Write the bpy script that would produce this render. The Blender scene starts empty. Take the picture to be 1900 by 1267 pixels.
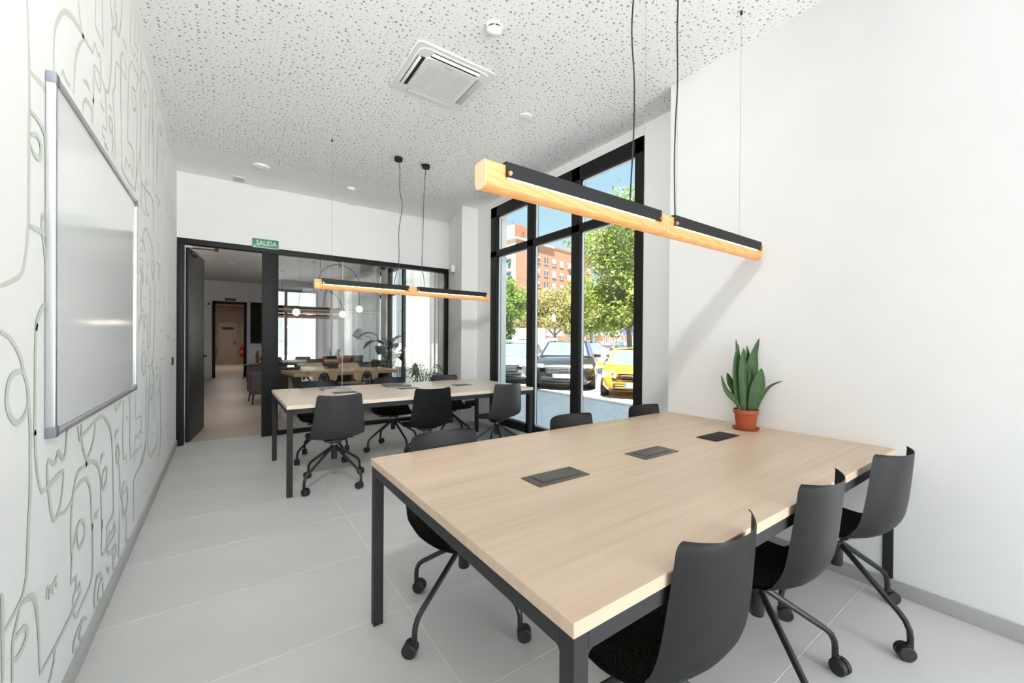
import bpy, bmesh, math, random
from mathutils import Vector, Matrix
random.seed(7)
S = bpy.context.scene
COL = S.collection
PI = math.pi

# ------------------------------------------------------------------ camera
YAW, PITCH, ROLL, CAMH = 0.6161, -0.005, 0.0078, 1.28
_r = Vector((math.cos(YAW), -math.sin(YAW), 0)); _f = Vector((math.sin(YAW), math.cos(YAW), 0)); _u = Vector((0, 0, 1))
_f2 = _f*math.cos(PITCH) + _u*math.sin(PITCH); _u2 = _u*math.cos(PITCH) - _f*math.sin(PITCH)
_R = _r*math.cos(ROLL) + _u2*math.sin(ROLL); _U = _u2*math.cos(ROLL) - _r*math.sin(ROLL)
cam = bpy.data.cameras.new('camera'); camo = bpy.data.objects.new('camera', cam); COL.objects.link(camo)
camo.matrix_world = Matrix(((_R.x, _U.x, -_f2.x, 0), (_R.y, _U.y, -_f2.y, 0), (_R.z, _U.z, -_f2.z, CAMH), (0, 0, 0, 1)))
cam.sensor_fit = 'HORIZONTAL'; cam.sensor_width = 36.0; cam.lens = 36.0*754.59/1900; cam.shift_y = 2.19/1900
cam.clip_start = 0.02; cam.clip_end = 600
S.camera = camo

# ------------------------------------------------------------------ world, sun, large lights, exposure
S.view_settings.view_transform = 'Standard'; S.view_settings.look = 'None'
S.view_settings.exposure = 0.6; S.view_settings.gamma = 1.0; S.view_settings.use_curve_mapping = False
S.cycles.max_bounces = 14; S.cycles.diffuse_bounces = 7; S.cycles.glossy_bounces = 5
S.cycles.transmission_bounces = 8; S.cycles.transparent_max_bounces = 24
S.cycles.caustics_reflective = False; S.cycles.caustics_refractive = False
S.cycles.sample_clamp_indirect = 6.0

W = bpy.data.worlds.new('world'); S.world = W; W.use_nodes = True
nt = W.node_tree; nt.nodes.clear()
tc = nt.nodes.new('ShaderNodeTexCoord'); sx = nt.nodes.new('ShaderNodeSeparateXYZ'); cr = nt.nodes.new('ShaderNodeValToRGB')
bg = nt.nodes.new('ShaderNodeBackground'); wo = nt.nodes.new('ShaderNodeOutputWorld')
nt.links.new(tc.outputs['Generated'], sx.inputs[0]); nt.links.new(sx.outputs['Z'], cr.inputs[0])
e = cr.color_ramp.elements
e[0].position = 0.0; e[0].color = (0.80, 0.90, 0.95, 1); e[1].position = 0.75; e[1].color = (0.30, 0.58, 0.90, 1)
m_ = cr.color_ramp.elements.new(0.28); m_.color = (0.52, 0.78, 0.93, 1)
nt.links.new(cr.outputs[0], bg.inputs[0]); bg.inputs[1].default_value = 0.74; nt.links.new(bg.outputs[0], wo.inputs[0])

def light(name, kind, loc, aim=None, **kw):
    l = bpy.data.lights.new(name, kind); o = bpy.data.objects.new(name, l); COL.objects.link(o); o.location = loc
    if aim is not None: o.rotation_euler = Vector(aim).to_track_quat('-Z', 'Y').to_euler()
    for k, v in kw.items(): setattr(l, k, v)
    return o
light('sun', 'SUN', (0, 0, 30), (0.262, 0.25, -0.93), energy=26.0, angle=0.009, color=(1.0, 0.96, 0.88))
# daylight entering by the shop front behind the camera and by the lounge window, plus added fill lights
light('daylight_front', 'AREA', (2.0, -4.2, 1.9), (-0.30, 1, 0.02), shape='RECTANGLE', size=3.0, size_y=2.8, energy=145, color=(0.93, 0.97, 1.0))
light('front_ceiling_fill', 'AREA', (1.9, -3.9, 0.2), (-0.25, 1, 0.70), shape='RECTANGLE', size=3.0, size_y=1.2, energy=130, color=(1.0, 0.98, 0.95))  # added upward fill that brightens the ceiling, in place of pavement bounce
light('side_fill', 'AREA', (2.95, -1.75, 1.7), (-0.62, 0.78, 0.03), shape='RECTANGLE', size=2.2, size_y=2.5, energy=12, color=(0.95, 0.98, 1.0), spread=2.3)  # added fill for left and far walls, set in an invented opening
light('side_fill_low', 'AREA', (2.95, -1.75, 0.35), (-0.55, 0.70, 0.62), shape='RECTANGLE', size=2.2, size_y=0.6, energy=14, color=(1.0, 0.98, 0.95), spread=2.3)  # added low fill tilted up through the same invented opening
light('far_room_fill', 'AREA', (-0.10, 0.10, 3.20), (0.40, 1, -0.20), shape='RECTANGLE', size=0.55, size_y=0.25, energy=42, color=(1.0, 0.99, 0.97), spread=1.9)  # added fill aimed at the far half of the room, no fixture there
light('daylight_lounge_near', 'AREA', (3.75, 7.95, 1.8), (-1, 0.1, -0.05), shape='RECTANGLE', size=2.6, size_y=2.6, energy=60, color=(1.0, 0.97, 0.94))
light('daylight_lounge_far', 'AREA', (3.75, 13.9, 1.8), (-1, -0.5, -0.05), shape='RECTANGLE', size=2.6, size_y=2.6, energy=60, color=(1.0, 0.97, 0.94))
light('passage_lamp', 'AREA', (0.2, 21.5, 2.88), (0, 0, -1), shape='RECTANGLE', size=0.6, size_y=3.0, energy=26, color=(1.0, 0.90, 0.80))

# ------------------------------------------------------------------ materials
def mat(name, col, rough=0.5, metal=0.0, spec=0.5, emit=None, estr=0.0, coat=0.0):
    m = bpy.data.materials.new(name); m.use_nodes = True; b = m.node_tree.nodes['Principled BSDF']
    b.inputs['Base Color'].default_value = (*col, 1); b.inputs['Roughness'].default_value = rough
    b.inputs['Metallic'].default_value = metal; b.inputs['Specular IOR Level'].default_value = spec
    b.inputs['Coat Weight'].default_value = coat
    if emit: b.inputs['Emission Color'].default_value = (*emit, 1); b.inputs['Emission Strength'].default_value = estr
    return m
def N(m, t, **kw):
    n = m.node_tree.nodes.new(t)
    for k, v in kw.items(): setattr(n, k, v)
    return n
def L(m, a, b): m.node_tree.links.new(a, b)
def BS(m): return m.node_tree.nodes['Principled BSDF']
def ramp(m, fac, stops):
    r = N(m, 'ShaderNodeValToRGB'); L(m, fac, r.inputs[0]); el = r.color_ramp.elements
    el[0].position, el[0].color = stops[0][0], (*stops[0][1], 1); el[1].position, el[1].color = stops[-1][0], (*stops[-1][1], 1)
    for p, c in stops[1:-1]:
        x = el.new(p); x.color = (*c, 1)
    return r.outputs[0]
def noise(m, scale, detail=3, stretch=None, coord='Object'):
    t = N(m, 'ShaderNodeTexCoord'); src = t.outputs[coord]
    if stretch:
        mp = N(m, 'ShaderNodeMapping'); mp.inputs['Scale'].default_value = stretch; L(m, src, mp.inputs[0]); src = mp.outputs[0]
    n = N(m, 'ShaderNodeTexNoise'); n.inputs['Scale'].default_value = scale; n.inputs['Detail'].default_value = detail
    L(m, src, n.inputs['Vector']); return n.outputs[0]
def bump(m, h, strength=0.2, dist=0.01):
    b = N(m, 'ShaderNodeBump'); b.inputs['Strength'].default_value = strength; b.inputs['Distance'].default_value = dist
    L(m, h, b.inputs['Height']); L(m, b.outputs[0], BS(m).inputs['Normal'])
def varied(name, c0, c1, scale, rough=0.6, detail=4, stretch=None, bmp=0.0, spec=0.5, coord='Object'):
    m = mat(name, c0, rough, spec=spec); f = noise(m, scale, detail, stretch, coord)
    L(m, ramp(m, f, [(0.3, c0), (0.7, c1)]), BS(m).inputs['Base Color'])
    if bmp: bump(m, f, bmp)
    return m
def glass(name, tint=(0.93, 0.96, 0.95), gain=1.0, rough=0.0):
    m = bpy.data.materials.new(name); m.use_nodes = True; t = m.node_tree; t.nodes.clear()
    o = t.nodes.new('ShaderNodeOutputMaterial'); mx = t.nodes.new('ShaderNodeMixShader'); tr = t.nodes.new('ShaderNodeBsdfTransparent')
    gl = t.nodes.new('ShaderNodeBsdfGlossy'); ge = t.nodes.new('ShaderNodeNewGeometry'); dt_ = t.nodes.new('ShaderNodeVectorMath'); dt_.operation = 'DOT_PRODUCT'
    t.links.new(ge.outputs['Normal'], dt_.inputs[0]); t.links.new(ge.outputs['Incoming'], dt_.inputs[1])
    def mth(op, a, b=None):
        n = t.nodes.new('ShaderNodeMath'); n.operation = op
        for i, v in enumerate((a, b)):
            if v is None: continue
            if isinstance(v, float): n.inputs[i].default_value = v
            else: t.links.new(v, n.inputs[i])
        n.use_clamp = op == 'MULTIPLY'; return n.outputs[0]
    sch = mth('ADD', mth('MULTIPLY', mth('POWER', mth('SUBTRACT', 1.0, mth('ABSOLUTE', dt_.outputs['Value'])), 5.0), 0.96), 0.04)
    tr.inputs[0].default_value = (*tint, 1); gl.inputs['Roughness'].default_value = rough; gl.inputs[0].default_value = (1, 1, 1, 1)
    t.links.new(mth('MULTIPLY', sch, float(gain)), mx.inputs[0]); t.links.new(tr.outputs[0], mx.inputs[1])
    t.links.new(gl.outputs[0], mx.inputs[2]); t.links.new(mx.outputs[0], o.inputs[0]); return m

M = {}
M['wall'] = varied('white_plaster', (0.755, 0.755, 0.755), (0.78, 0.78, 0.78), 3.0, 0.85, spec=0.2)
M['wall_lounge'] = varied('lounge_plaster', (0.74, 0.70, 0.69), (0.77, 0.73, 0.72), 3.0, 0.85, spec=0.2)
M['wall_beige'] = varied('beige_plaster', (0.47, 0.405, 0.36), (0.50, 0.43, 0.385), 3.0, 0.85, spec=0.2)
M['mural'] = mat('sage_paint', (0.56, 0.60, 0.53), 0.7, spec=0.2)
M['tile'] = varied('grey_porcelain', (0.575, 0.57, 0.56), (0.635, 0.63, 0.62), 1.6, 0.42, 6, coord='Generated', spec=0.45)
M['grout'] = varied('pale_grout', (0.74, 0.73, 0.71), (0.80, 0.79, 0.77), 30, 0.8)
M['lounge_floor'] = varied('lounge_porcelain', (0.50, 0.42, 0.36), (0.56, 0.48, 0.42), 0.8, 0.38, 5, (1, 2, 1))
M['skirt'] = varied('grey_skirting', (0.40, 0.395, 0.385), (0.45, 0.445, 0.435), 2.5, 0.45, 5)
M['black'] = varied('black_lacquered_metal', (0.010, 0.010, 0.011), (0.013, 0.013, 0.014), 8, 0.5, spec=0.3)
M['frame'] = varied('black_window_frame', (0.007, 0.0065, 0.0075), (0.010, 0.0095, 0.0105), 6, 0.5, spec=0.25)
M['door_black'] = varied('black_door_leaf', (0.012, 0.012, 0.0125), (0.017, 0.017, 0.0175), 3, 0.42, spec=0.35)
M['gasket'] = mat('pale_gasket', (0.72, 0.72, 0.74), 0.5)
M['tablemetal'] = varied('anthracite_powder_coat', (0.014, 0.014, 0.0155), (0.017, 0.017, 0.0185), 40, 0.55, spec=0.4)
M['glass'] = glass('clear_glass', (0.965, 0.98, 0.975), 0.9)
M['glass_part'] = glass('partition_glass', (0.92, 0.93, 0.93), 1.7)
M['plastic'] = varied('charcoal_plastic', (0.030, 0.029, 0.031), (0.034, 0.033, 0.035), 60, 0.5, spec=0.45)
M['pad'] = mat('black_mesh_pad', (0.016, 0.016, 0.017), 0.75, spec=0.3)
_t = N(M['pad'], 'ShaderNodeTexCoord'); _v = N(M['pad'], 'ShaderNodeTexVoronoi'); _v.inputs['Scale'].default_value = 140
L(M['pad'], _t.outputs['Object'], _v.inputs['Vector']); bump(M['pad'], _v.outputs['Distance'], 0.9, 0.004)
L(M['pad'], ramp(M['pad'], _v.outputs['Distance'], [(0.1, (0.010, 0.010, 0.010)), (0.6, (0.045, 0.043, 0.042))]), BS(M['pad']).inputs['Base Color'])
M['chairmetal'] = mat('black_chair_steel', (0.012, 0.012, 0.013), 0.33)
M['chrome'] = mat('chrome', (0.75, 0.75, 0.76), 0.15, 1.0)
M['rubber'] = mat('black_rubber', (0.014, 0.014, 0.015), 0.55)
M['alu'] = mat('anodised_aluminium', (0.56, 0.57, 0.59), 0.35, 0.8)
M['board'] = mat('enamel_board', (0.80, 0.815, 0.83), 0.10, spec=0.5)
M['capgrey'] = mat('grey_corner_plastic', (0.16, 0.17, 0.20), 0.5)
M['white'] = mat('white_plastic', (0.80, 0.80, 0.79), 0.45)
M['whitegrey'] = mat('pale_grey_plastic', (0.55, 0.54, 0.53), 0.6)
M['dark'] = mat('dark_void', (0.012, 0.011, 0.011), 0.8)
M['green_sign'] = mat('green_sign', (0.035, 0.20, 0.12), 0.4)
M['green_sign_shaded'] = mat('shaded_green_sign', (0.02, 0.045, 0.028), 0.5)  # green of the near sign, darkened to put dimmer light into the colour
M['sign_letter_shaded'] = mat('shaded_sign_letter', (0.22, 0.26, 0.22), 0.5)  # letter colour darkened likewise for the dimmer light at the far sign
M['sign_letter'] = mat('pale_sign_letter', (0.68, 0.85, 0.72), 0.5)
M['terracotta'] = varied('terracotta_plastic', (0.34, 0.062, 0.022), (0.39, 0.075, 0.028), 12, 0.5)
M['soil'] = varied('potting_soil', (0.03, 0.02, 0.014), (0.06, 0.04, 0.03), 80, 0.9, bmp=0.8)
M['laptop'] = mat('laptop_aluminium', (0.42, 0.42, 0.43), 0.35, 0.6)
M['laptop_dark'] = mat('laptop_space_grey', (0.20, 0.19, 0.19), 0.35, 0.6)
M['taupe'] = mat('taupe_metal', (0.12, 0.105, 0.09), 0.38, 0.5)
M['copper'] = mat('copper_knob', (0.80, 0.42, 0.25), 0.3, 0.9)
M['lampblack'] = mat('matt_black_lamp', (0.008, 0.008, 0.009), 0.5, spec=0.3)
M['led'] = mat('led_strip', (1, 0.9, 0.7), 0.5, emit=(1.0, 0.86, 0.62), estr=2.4)
M['globe'] = mat('opal_globe', (1, 0.95, 0.85), 0.4, emit=(1.0, 0.88, 0.66), estr=4.0)
M['spot'] = mat('downlight_lens', (1, 0.95, 0.9), 0.4, emit=(1.0, 0.92, 0.85), estr=9.0)
M['wire'] = mat('thin_steel_wire', (0.16, 0.16, 0.16), 0.7)

# amber veneer: a lit translucent tube with a grain that shows as wavy bands
M['amber'] = m = mat('amber_wood_veneer', (0.62, 0.36, 0.16), 0.4)
_t = N(m, 'ShaderNodeTexCoord'); _w = N(m, 'ShaderNodeTexWave'); _mp = N(m, 'ShaderNodeMapping'); _mp.inputs['Scale'].default_value = (5, 22, 30)
_w.inputs['Scale'].default_value = 0.9; _w.inputs['Distortion'].default_value = 5.0; _w.inputs['Detail'].default_value = 2.5
_w.bands_direction = 'DIAGONAL'
L(m, _t.outputs['Object'], _mp.inputs[0]); L(m, _mp.outputs[0], _w.inputs['Vector'])
L(m, ramp(m, _w.outputs[0], [(0.0, (0.72, 0.26, 0.05)), (0.5, (0.95, 0.46, 0.11)), (1.0, (1.0, 0.60, 0.20))]), BS(m).inputs['Emission Color'])
BS(m).inputs['Emission Strength'].default_value = 0.24
_o = m.node_tree.nodes['Material Output']; _tr = N(m, 'ShaderNodeBsdfTransparent'); _tr.inputs[0].default_value = (1.0, 0.78, 0.50, 1); _mx = N(m, 'ShaderNodeMixShader'); _mx.inputs[0].default_value = 0.30
L(m, BS(m).outputs[0], _mx.inputs[1]); L(m, _tr.outputs[0], _mx.inputs[2]); L(m, _mx.outputs[0], _o.inputs[0])
M['amberend'] = mat('amber_end_cap', (0.66, 0.42, 0.25), 0.4, emit=(1.0, 0.52, 0.22), estr=0.16)

def wood(name, a, b, c, along='x', rough=0.34):
    m = mat(name, a, rough, spec=0.5); st = (1.6, 42, 42) if along == 'x' else (42, 1.6, 42)
    f = noise(m, 1.0, 6, st); g = noise(m, 1.0, 2, (0.8, 9, 9) if along == 'x' else (9, 0.8, 9))
    ad = N(m, 'ShaderNodeMath', operation='MULTIPLY_ADD'); ad.inputs[1].default_value = 0.6
    sc = N(m, 'ShaderNodeMath', operation='MULTIPLY'); sc.inputs[1].default_value = 0.4
    L(m, g, sc.inputs[0]); L(m, f, ad.inputs[0]); L(m, sc.outputs[0], ad.inputs[2])
    L(m, ramp(m, ad.outputs[0], [(0.32, a), (0.5, b), (0.68, c)]), BS(m).inputs['Base Color']); bump(m, f, 0.05, 0.002)
    return m
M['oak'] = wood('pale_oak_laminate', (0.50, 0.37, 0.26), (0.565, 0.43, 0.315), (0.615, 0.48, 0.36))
M['oak_far'] = wood('window_lit_oak_laminate', (0.70, 0.58, 0.46), (0.74, 0.625, 0.51), (0.78, 0.67, 0.56))  # oak lightened in colour to stand for window light on the far table
M['oak_lounge'] = wood('honey_oak', (0.42, 0.26, 0.13), (0.50, 0.33, 0.18), (0.56, 0.39, 0.23))
M['ply'] = wood('beech_ply', (0.54, 0.37, 0.22), (0.60, 0.43, 0.27), (0.66, 0.48, 0.31))

# perforated ceiling board: holes of several sizes, plain border by the far wall
M['ceil'] = m = mat('perforated_plasterboard', (0.90, 0.90, 0.895), 0.85, spec=0.2)
_t = N(m, 'ShaderNodeTexCoord'); _x = N(m, 'ShaderNodeSeparateXYZ'); L(m, _t.outputs['Object'], _x.inputs[0])
def holes(scale, r0, r1, rnd):
    v = N(m, 'ShaderNodeTexVoronoi'); v.voronoi_dimensions = '2D'; v.inputs['Scale'].default_value = scale; v.inputs['Randomness'].default_value = rnd
    L(m, _t.outputs['Object'], v.inputs['Vector']); sp = N(m, 'ShaderNodeSeparateColor'); L(m, v.outputs['Color'], sp.inputs[0])
    pw = N(m, 'ShaderNodeMath', operation='POWER'); L(m, sp.outputs[0], pw.inputs[0]); pw.inputs[1].default_value = 2.2
    ra = N(m, 'ShaderNodeMath', operation='MULTIPLY_ADD'); L(m, pw.outputs[0], ra.inputs[0]); ra.inputs[1].default_value = (r1-r0)*scale; ra.inputs[2].default_value = r0*scale
    lt = N(m, 'ShaderNodeMath', operation='LESS_THAN'); L(m, v.outputs['Distance'], lt.inputs[0]); L(m, ra.outputs[0], lt.inputs[1]); return lt.outputs[0]
_h = holes(30.0, 0.0028, 0.0086, 0.85)
def cmp(op, s, val):
    n = N(m, 'ShaderNodeMath', operation=op); L(m, s, n.inputs[0]); n.inputs[1].default_value = val; return n.outputs[0]
def mul(a, b):
    n = N(m, 'ShaderNodeMath', operation='MULTIPLY'); L(m, a, n.inputs[0]); L(m, b, n.inputs[1]); return n.outputs[0]
_mask = mul(mul(cmp('LESS_THAN', _x.outputs['Y'], 5.29), cmp('GREATER_THAN', _x.outputs['X'], -0.42)), mul(_h, cmp('LESS_THAN', _x.outputs['X'], 3.06)))
L(m, ramp(m, _mask, [(0.0, (0.90, 0.90, 0.895)), (1.0, (0.36, 0.355, 0.35))]), BS(m).inputs['Base Color'])

def leafmat(name, a, b, c=None, trans=0.3, rough=0.45, scale=9.0):
    m = mat(name, a, rough); f = noise(m, scale, 3)
    st = [(0.3, a), (0.7, b)] if c is None else [(0.25, a), (0.5, b), (0.75, c)]
    L(m, ramp(m, f, st), BS(m).inputs['Base Color'])
    t = N(m, 'ShaderNodeBsdfTranslucent'); t.inputs[0].default_value = (*b, 1); mx = N(m, 'ShaderNodeMixShader'); mx.inputs[0].default_value = trans
    o = m.node_tree.nodes['Material Output']; L(m, BS(m).outputs[0], mx.inputs[1]); L(m, t.outputs[0], mx.inputs[2]); L(m, mx.outputs[0], o.inputs[0]); return m
M['snake'] = leafmat('snake_plant_leaf', (0.014, 0.042, 0.009), (0.036, 0.092, 0.014), trans=0.05, scale=14, rough=0.55)
M['palm'] = leafmat('palm_leaf', (0.02, 0.06, 0.015), (0.05, 0.15, 0.03), trans=0.2)
M['darkleaf'] = leafmat('dark_house_plant_leaf', (0.015, 0.03, 0.015), (0.03, 0.06, 0.03), trans=0.1)
M['tree_a'] = leafmat('plane_tree_leaf', (0.075, 0.135, 0.018), (0.19, 0.25, 0.04), (0.32, 0.34, 0.11), 0.35, scale=1.6)
M['tree_b'] = leafmat('dry_street_tree_leaf', (0.12, 0.13, 0.035), (0.26, 0.24, 0.08), (0.38, 0.30, 0.14), 0.3, scale=1.2)
M['tree_c'] = leafmat('fresh_green_leaf', (0.05, 0.12, 0.018), (0.14, 0.23, 0.035), (0.26, 0.32, 0.08), 0.35, scale=1.6)
M['bark'] = varied('tree_bark', (0.050, 0.037, 0.028), (0.100, 0.080, 0.060), 9, 0.9, bmp=0.5)
M['moss'] = varied('preserved_moss', (0.006, 0.016, 0.004), (0.02, 0.06, 0.012), 14, 0.95, bmp=1.0)
M['fabric'] = varied('grey_brown_upholstery', (0.085, 0.072, 0.068), (0.11, 0.095, 0.09), 60, 0.9, spec=0.2)
M['fabric_d'] = varied('dark_upholstery', (0.05, 0.042, 0.042), (0.065, 0.055, 0.055), 60, 0.9, spec=0.2)
M['rust'] = varied('rust_cushion', (0.23, 0.085, 0.055), (0.30, 0.12, 0.08), 30, 0.9, spec=0.2)
M['brownbox'] = varied('brown_planter', (0.20, 0.09, 0.055), (0.26, 0.12, 0.075), 10, 0.6)
M['anthr'] = mat('anthracite_cabinet', (0.05, 0.05, 0.055), 0.5)
M['tan'] = mat('tan_leather', (0.30, 0.17, 0.085), 0.5)
M['greylamp'] = mat('grey_lamp_shade', (0.24, 0.235, 0.22), 0.55)
M['red'] = mat('extinguisher_red', (0.45, 0.02, 0.02), 0.35)
M['cream'] = mat('cream_door', (0.52, 0.45, 0.40), 0.5)
# sheer curtain
M['sheer'] = m = bpy.data.materials.new('sheer_curtain'); m.use_nodes = True; t = m.node_tree; t.nodes.clear()
o = t.nodes.new('ShaderNodeOutputMaterial'); d = t.nodes.new('ShaderNodeBsdfDiffuse'); tl = t.nodes.new('ShaderNodeBsdfTranslucent'); tr = t.nodes.new('ShaderNodeBsdfTransparent')
a = t.nodes.new('ShaderNodeMixShader'); b = t.nodes.new('ShaderNodeMixShader'); a.inputs[0].default_value = 0.55; b.inputs[0].default_value = 0.22
d.inputs[0].default_value = (0.86, 0.86, 0.84, 1); tl.inputs[0].default_value = (0.92, 0.92, 0.90, 1)
t.links.new(d.outputs[0], a.inputs[1]); t.links.new(tl.outputs[0], a.inputs[2]); t.links.new(a.outputs[0], b.inputs[1]); t.links.new(tr.outputs[0], b.inputs[2]); t.links.new(b.outputs[0], o.inputs[0])
# outside
M['paver'] = varied('pale_concrete_paver', (0.58, 0.59, 0.59), (0.66, 0.67, 0.67), 5, 0.8)
M['joint'] = mat('paver_joint', (0.34, 0.34, 0.34), 0.9)
M['road'] = varied('pale_asphalt', (0.408, 0.399, 0.383), (0.476, 0.468, 0.442), 3, 0.9, 6)
M['outwall'] = varied('white_render', (0.74, 0.74, 0.76), (0.78, 0.78, 0.80), 2, 0.85)
M['brick'] = m = mat('orange_brick', (0.50, 0.22, 0.12), 0.85, spec=0.2)
_t = N(m, 'ShaderNodeTexCoord'); _b = N(m, 'ShaderNodeTexBrick'); _b.inputs['Scale'].default_value = 1.0
_b.inputs['Brick Width'].default_value = 0.5; _b.inputs['Row Height'].default_value = 0.25; _b.inputs['Mortar Size'].default_value = 0.02
_b.inputs['Color1'].default_value = (0.23, 0.095, 0.048, 1); _b.inputs['Color2'].default_value = (0.27, 0.118, 0.062, 1); _b.inputs['Mortar'].default_value = (0.25, 0.135, 0.09, 1)
L(m, _t.outputs['Object'], _b.inputs['Vector']); L(m, _b.outputs[0], BS(m).inputs['Base Color'])
M['creamwall'] = mat('cream_render', (0.400, 0.310, 0.225), 0.85)
M['concrete'] = varied('pale_concrete', (0.290, 0.285, 0.275), (0.330, 0.325, 0.315), 2, 0.85)
M['shutter'] = mat('white_roller_shutter', (0.360, 0.360, 0.350), 0.6)
M['winglass'] = mat('dark_window_glass', (0.06, 0.07, 0.085), 0.12, spec=0.8)
M['awning'] = mat('teal_awning', (0.010, 0.160, 0.150), 0.7)
M['hoard'] = varied('violet_blue_hoarding', (0.050, 0.050, 0.210), (0.070, 0.070, 0.250), 3, 0.6)
M['hoard_l'] = varied('pale_blue_hoarding', (0.110, 0.225, 0.340), (0.160, 0.280, 0.370), 1.5, 0.6)
M['hoard_c'] = mat('mauve_print', (0.180, 0.150, 0.190), 0.6)
M['steel'] = mat('dark_galvanised', (0.09, 0.09, 0.10), 0.5, 0.4)
def paint(name, c, flake=0.0): return mat(name, c, 0.22, flake, 0.6, coat=0.8)
M['yellow'] = paint('yellow_car_paint', (0.60, 0.30, 0.02)); M['suv'] = paint('dark_grey_car_paint', (0.034, 0.032, 0.032), 0.55)
M['silver'] = paint('silver_blue_car_paint', (0.220, 0.248, 0.275), 0.5); M['whitecar'] = paint('white_car_paint', (0.227, 0.227, 0.227))
M['maroon'] = paint('maroon_car_paint', (0.066, 0.022, 0.028)); M['bluecar'] = paint('blue_car_paint', (0.030, 0.061, 0.100)); M['orange'] = paint('bronze_car_paint', (0.057, 0.034, 0.019))
M['carglass'] = mat('car_glass', (0.20, 0.26, 0.30), 0.05, 0.6, spec=0.8)
M['trim'] = mat('black_car_trim', (0.02, 0.02, 0.022), 0.5); M['lens'] = mat('headlight_lens', (0.62, 0.64, 0.66), 0.08, 0.3, 0.8, coat=1.0)
M['alloy'] = mat('alloy_rim', (0.55, 0.53, 0.50), 0.3, 0.8); M['plate'] = mat('white_number_plate', (0.390, 0.390, 0.380), 0.4)
M['plateblue'] = mat('plate_blue', (0.03, 0.10, 0.40), 0.4); M['ink'] = mat('black_ink', (0.015, 0.015, 0.015), 0.5)
M['carchrome'] = mat('car_chrome', (0.60, 0.60, 0.62), 0.15, 0.9)

# ------------------------------------------------------------------ mesh helpers
def finish(name, me, m, parent=None, ang=0.6, smooth=True):
    if smooth and len(me.polygons):
        me.polygons.foreach_set('use_smooth', [True]*len(me.polygons)); me.set_sharp_from_angle(angle=ang)
    for x in (m if isinstance(m, (list, tuple)) else [m]): me.materials.append(M[x] if isinstance(x, str) else x)
    o = bpy.data.objects.new(name, me); COL.objects.link(o)
    if parent is not None: o.parent = parent
    return o
def obj(name, bm, m, parent=None, ang=0.6, smooth=True):
    bmesh.ops.recalc_face_normals(bm, faces=bm.faces[:])
    me = bpy.data.meshes.new(name); bm.to_mesh(me); bm.free(); return finish(name, me, m, parent, ang, smooth)
def B(): return bmesh.new()
def box(bm, c, s, rz=0.0, bev=0.0, seg=2, rx=0.0, ry=0.0, mi=0):
    t = bmesh.new(); bmesh.ops.create_cube(t, size=1.0)
    bmesh.ops.scale(t, vec=Vector(s), verts=t.verts[:])
    if bev: bmesh.ops.bevel(t, geom=t.edges[:], offset=bev, segments=seg, affect='EDGES', profile=0.6)
    R = Matrix.Translation(Vector(c)) @ Matrix.Rotation(rz, 4, 'Z') @ Matrix.Rotation(ry, 4, 'Y') @ Matrix.Rotation(rx, 4, 'X')
    bmesh.ops.transform(t, matrix=R, verts=t.verts[:]); merge(bm, t, mi); return bm
def merge(bm, t, mi=0):
    mp = {v: bm.verts.new(v.co) for v in t.verts}
    for f in t.faces:
        try: g = bm.faces.new([mp[v] for v in f.verts]); g.material_index = mi
        except ValueError: pass
    t.free()
def box2(bm, a, b, bev=0.0, seg=2, mi=0):
    a, b = Vector(a), Vector(b); s = b-a; return box(bm, (a+b)/2, (abs(s.x), abs(s.y), abs(s.z)), bev=bev, seg=seg, mi=mi)
def frame_of(d):
    d = d.normalized(); h = Vector((0, 0, 1)) if abs(d.z) < 0.92 else Vector((1, 0, 0))
    u = d.cross(h).normalized(); return u, d.cross(u).normalized()
def tube(bm, pts, r, n=8, cap=True, mi=0):
    pts = [Vector(p) for p in pts]; k = len(pts); rr = r if isinstance(r, (list, tuple)) else [r]*k; rings = []; u = None
    for i, p in enumerate(pts):
        d = pts[min(i+1, k-1)]-pts[max(i-1, 0)]
        if u is None: u, v = frame_of(d)
        else:
            d.normalize(); u = (u - d*u.dot(d)); u = u.normalized() if u.length > 1e-6 else frame_of(d)[0]; v = d.cross(u)
        rings.append([bm.verts.new(p + (u*math.cos(2*PI*j/n) + v*math.sin(2*PI*j/n))*rr[i]) for j in range(n)])
    for a, b in zip(rings, rings[1:]):
        for j in range(n): bm.faces.new((a[j], a[(j+1) % n], b[(j+1) % n], b[j])).material_index = mi
    if cap:
        bm.faces.new(rings[0][::-1]).material_index = mi; bm.faces.new(rings[-1]).material_index = mi
    return bm
def cyl(bm, p0, p1, r, r1=None, n=16, mi=0): return tube(bm, [p0, p1], [r, r if r1 is None else r1], n, mi=mi)
def lathe(bm, prof, n=24, c=(0, 0, 0), axis='z', mi=0):
    c = Vector(c); rings = []
    for r, h in prof:
        ring = []
        for j in range(n):
            a = 2*PI*j/n; x, y = r*math.cos(a), r*math.sin(a)
            ring.append(bm.verts.new(c + (Vector((x, y, h)) if axis == 'z' else Vector((x, h, y)) if axis == 'y' else Vector((h, x, y)))))
        rings.append(ring)
    for a, b in zip(rings, rings[1:]):
        for j in range(n):
            try: bm.faces.new((a[j], a[(j+1) % n], b[(j+1) % n], b[j])).material_index = mi
            except ValueError: pass
    for q in (rings[0], rings[-1]):
        try: bm.faces.new(q).material_index = mi
        except ValueError: pass
    bmesh.ops.remove_doubles(bm, verts=[v for q in rings for v in q], dist=1e-6); return bm
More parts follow.
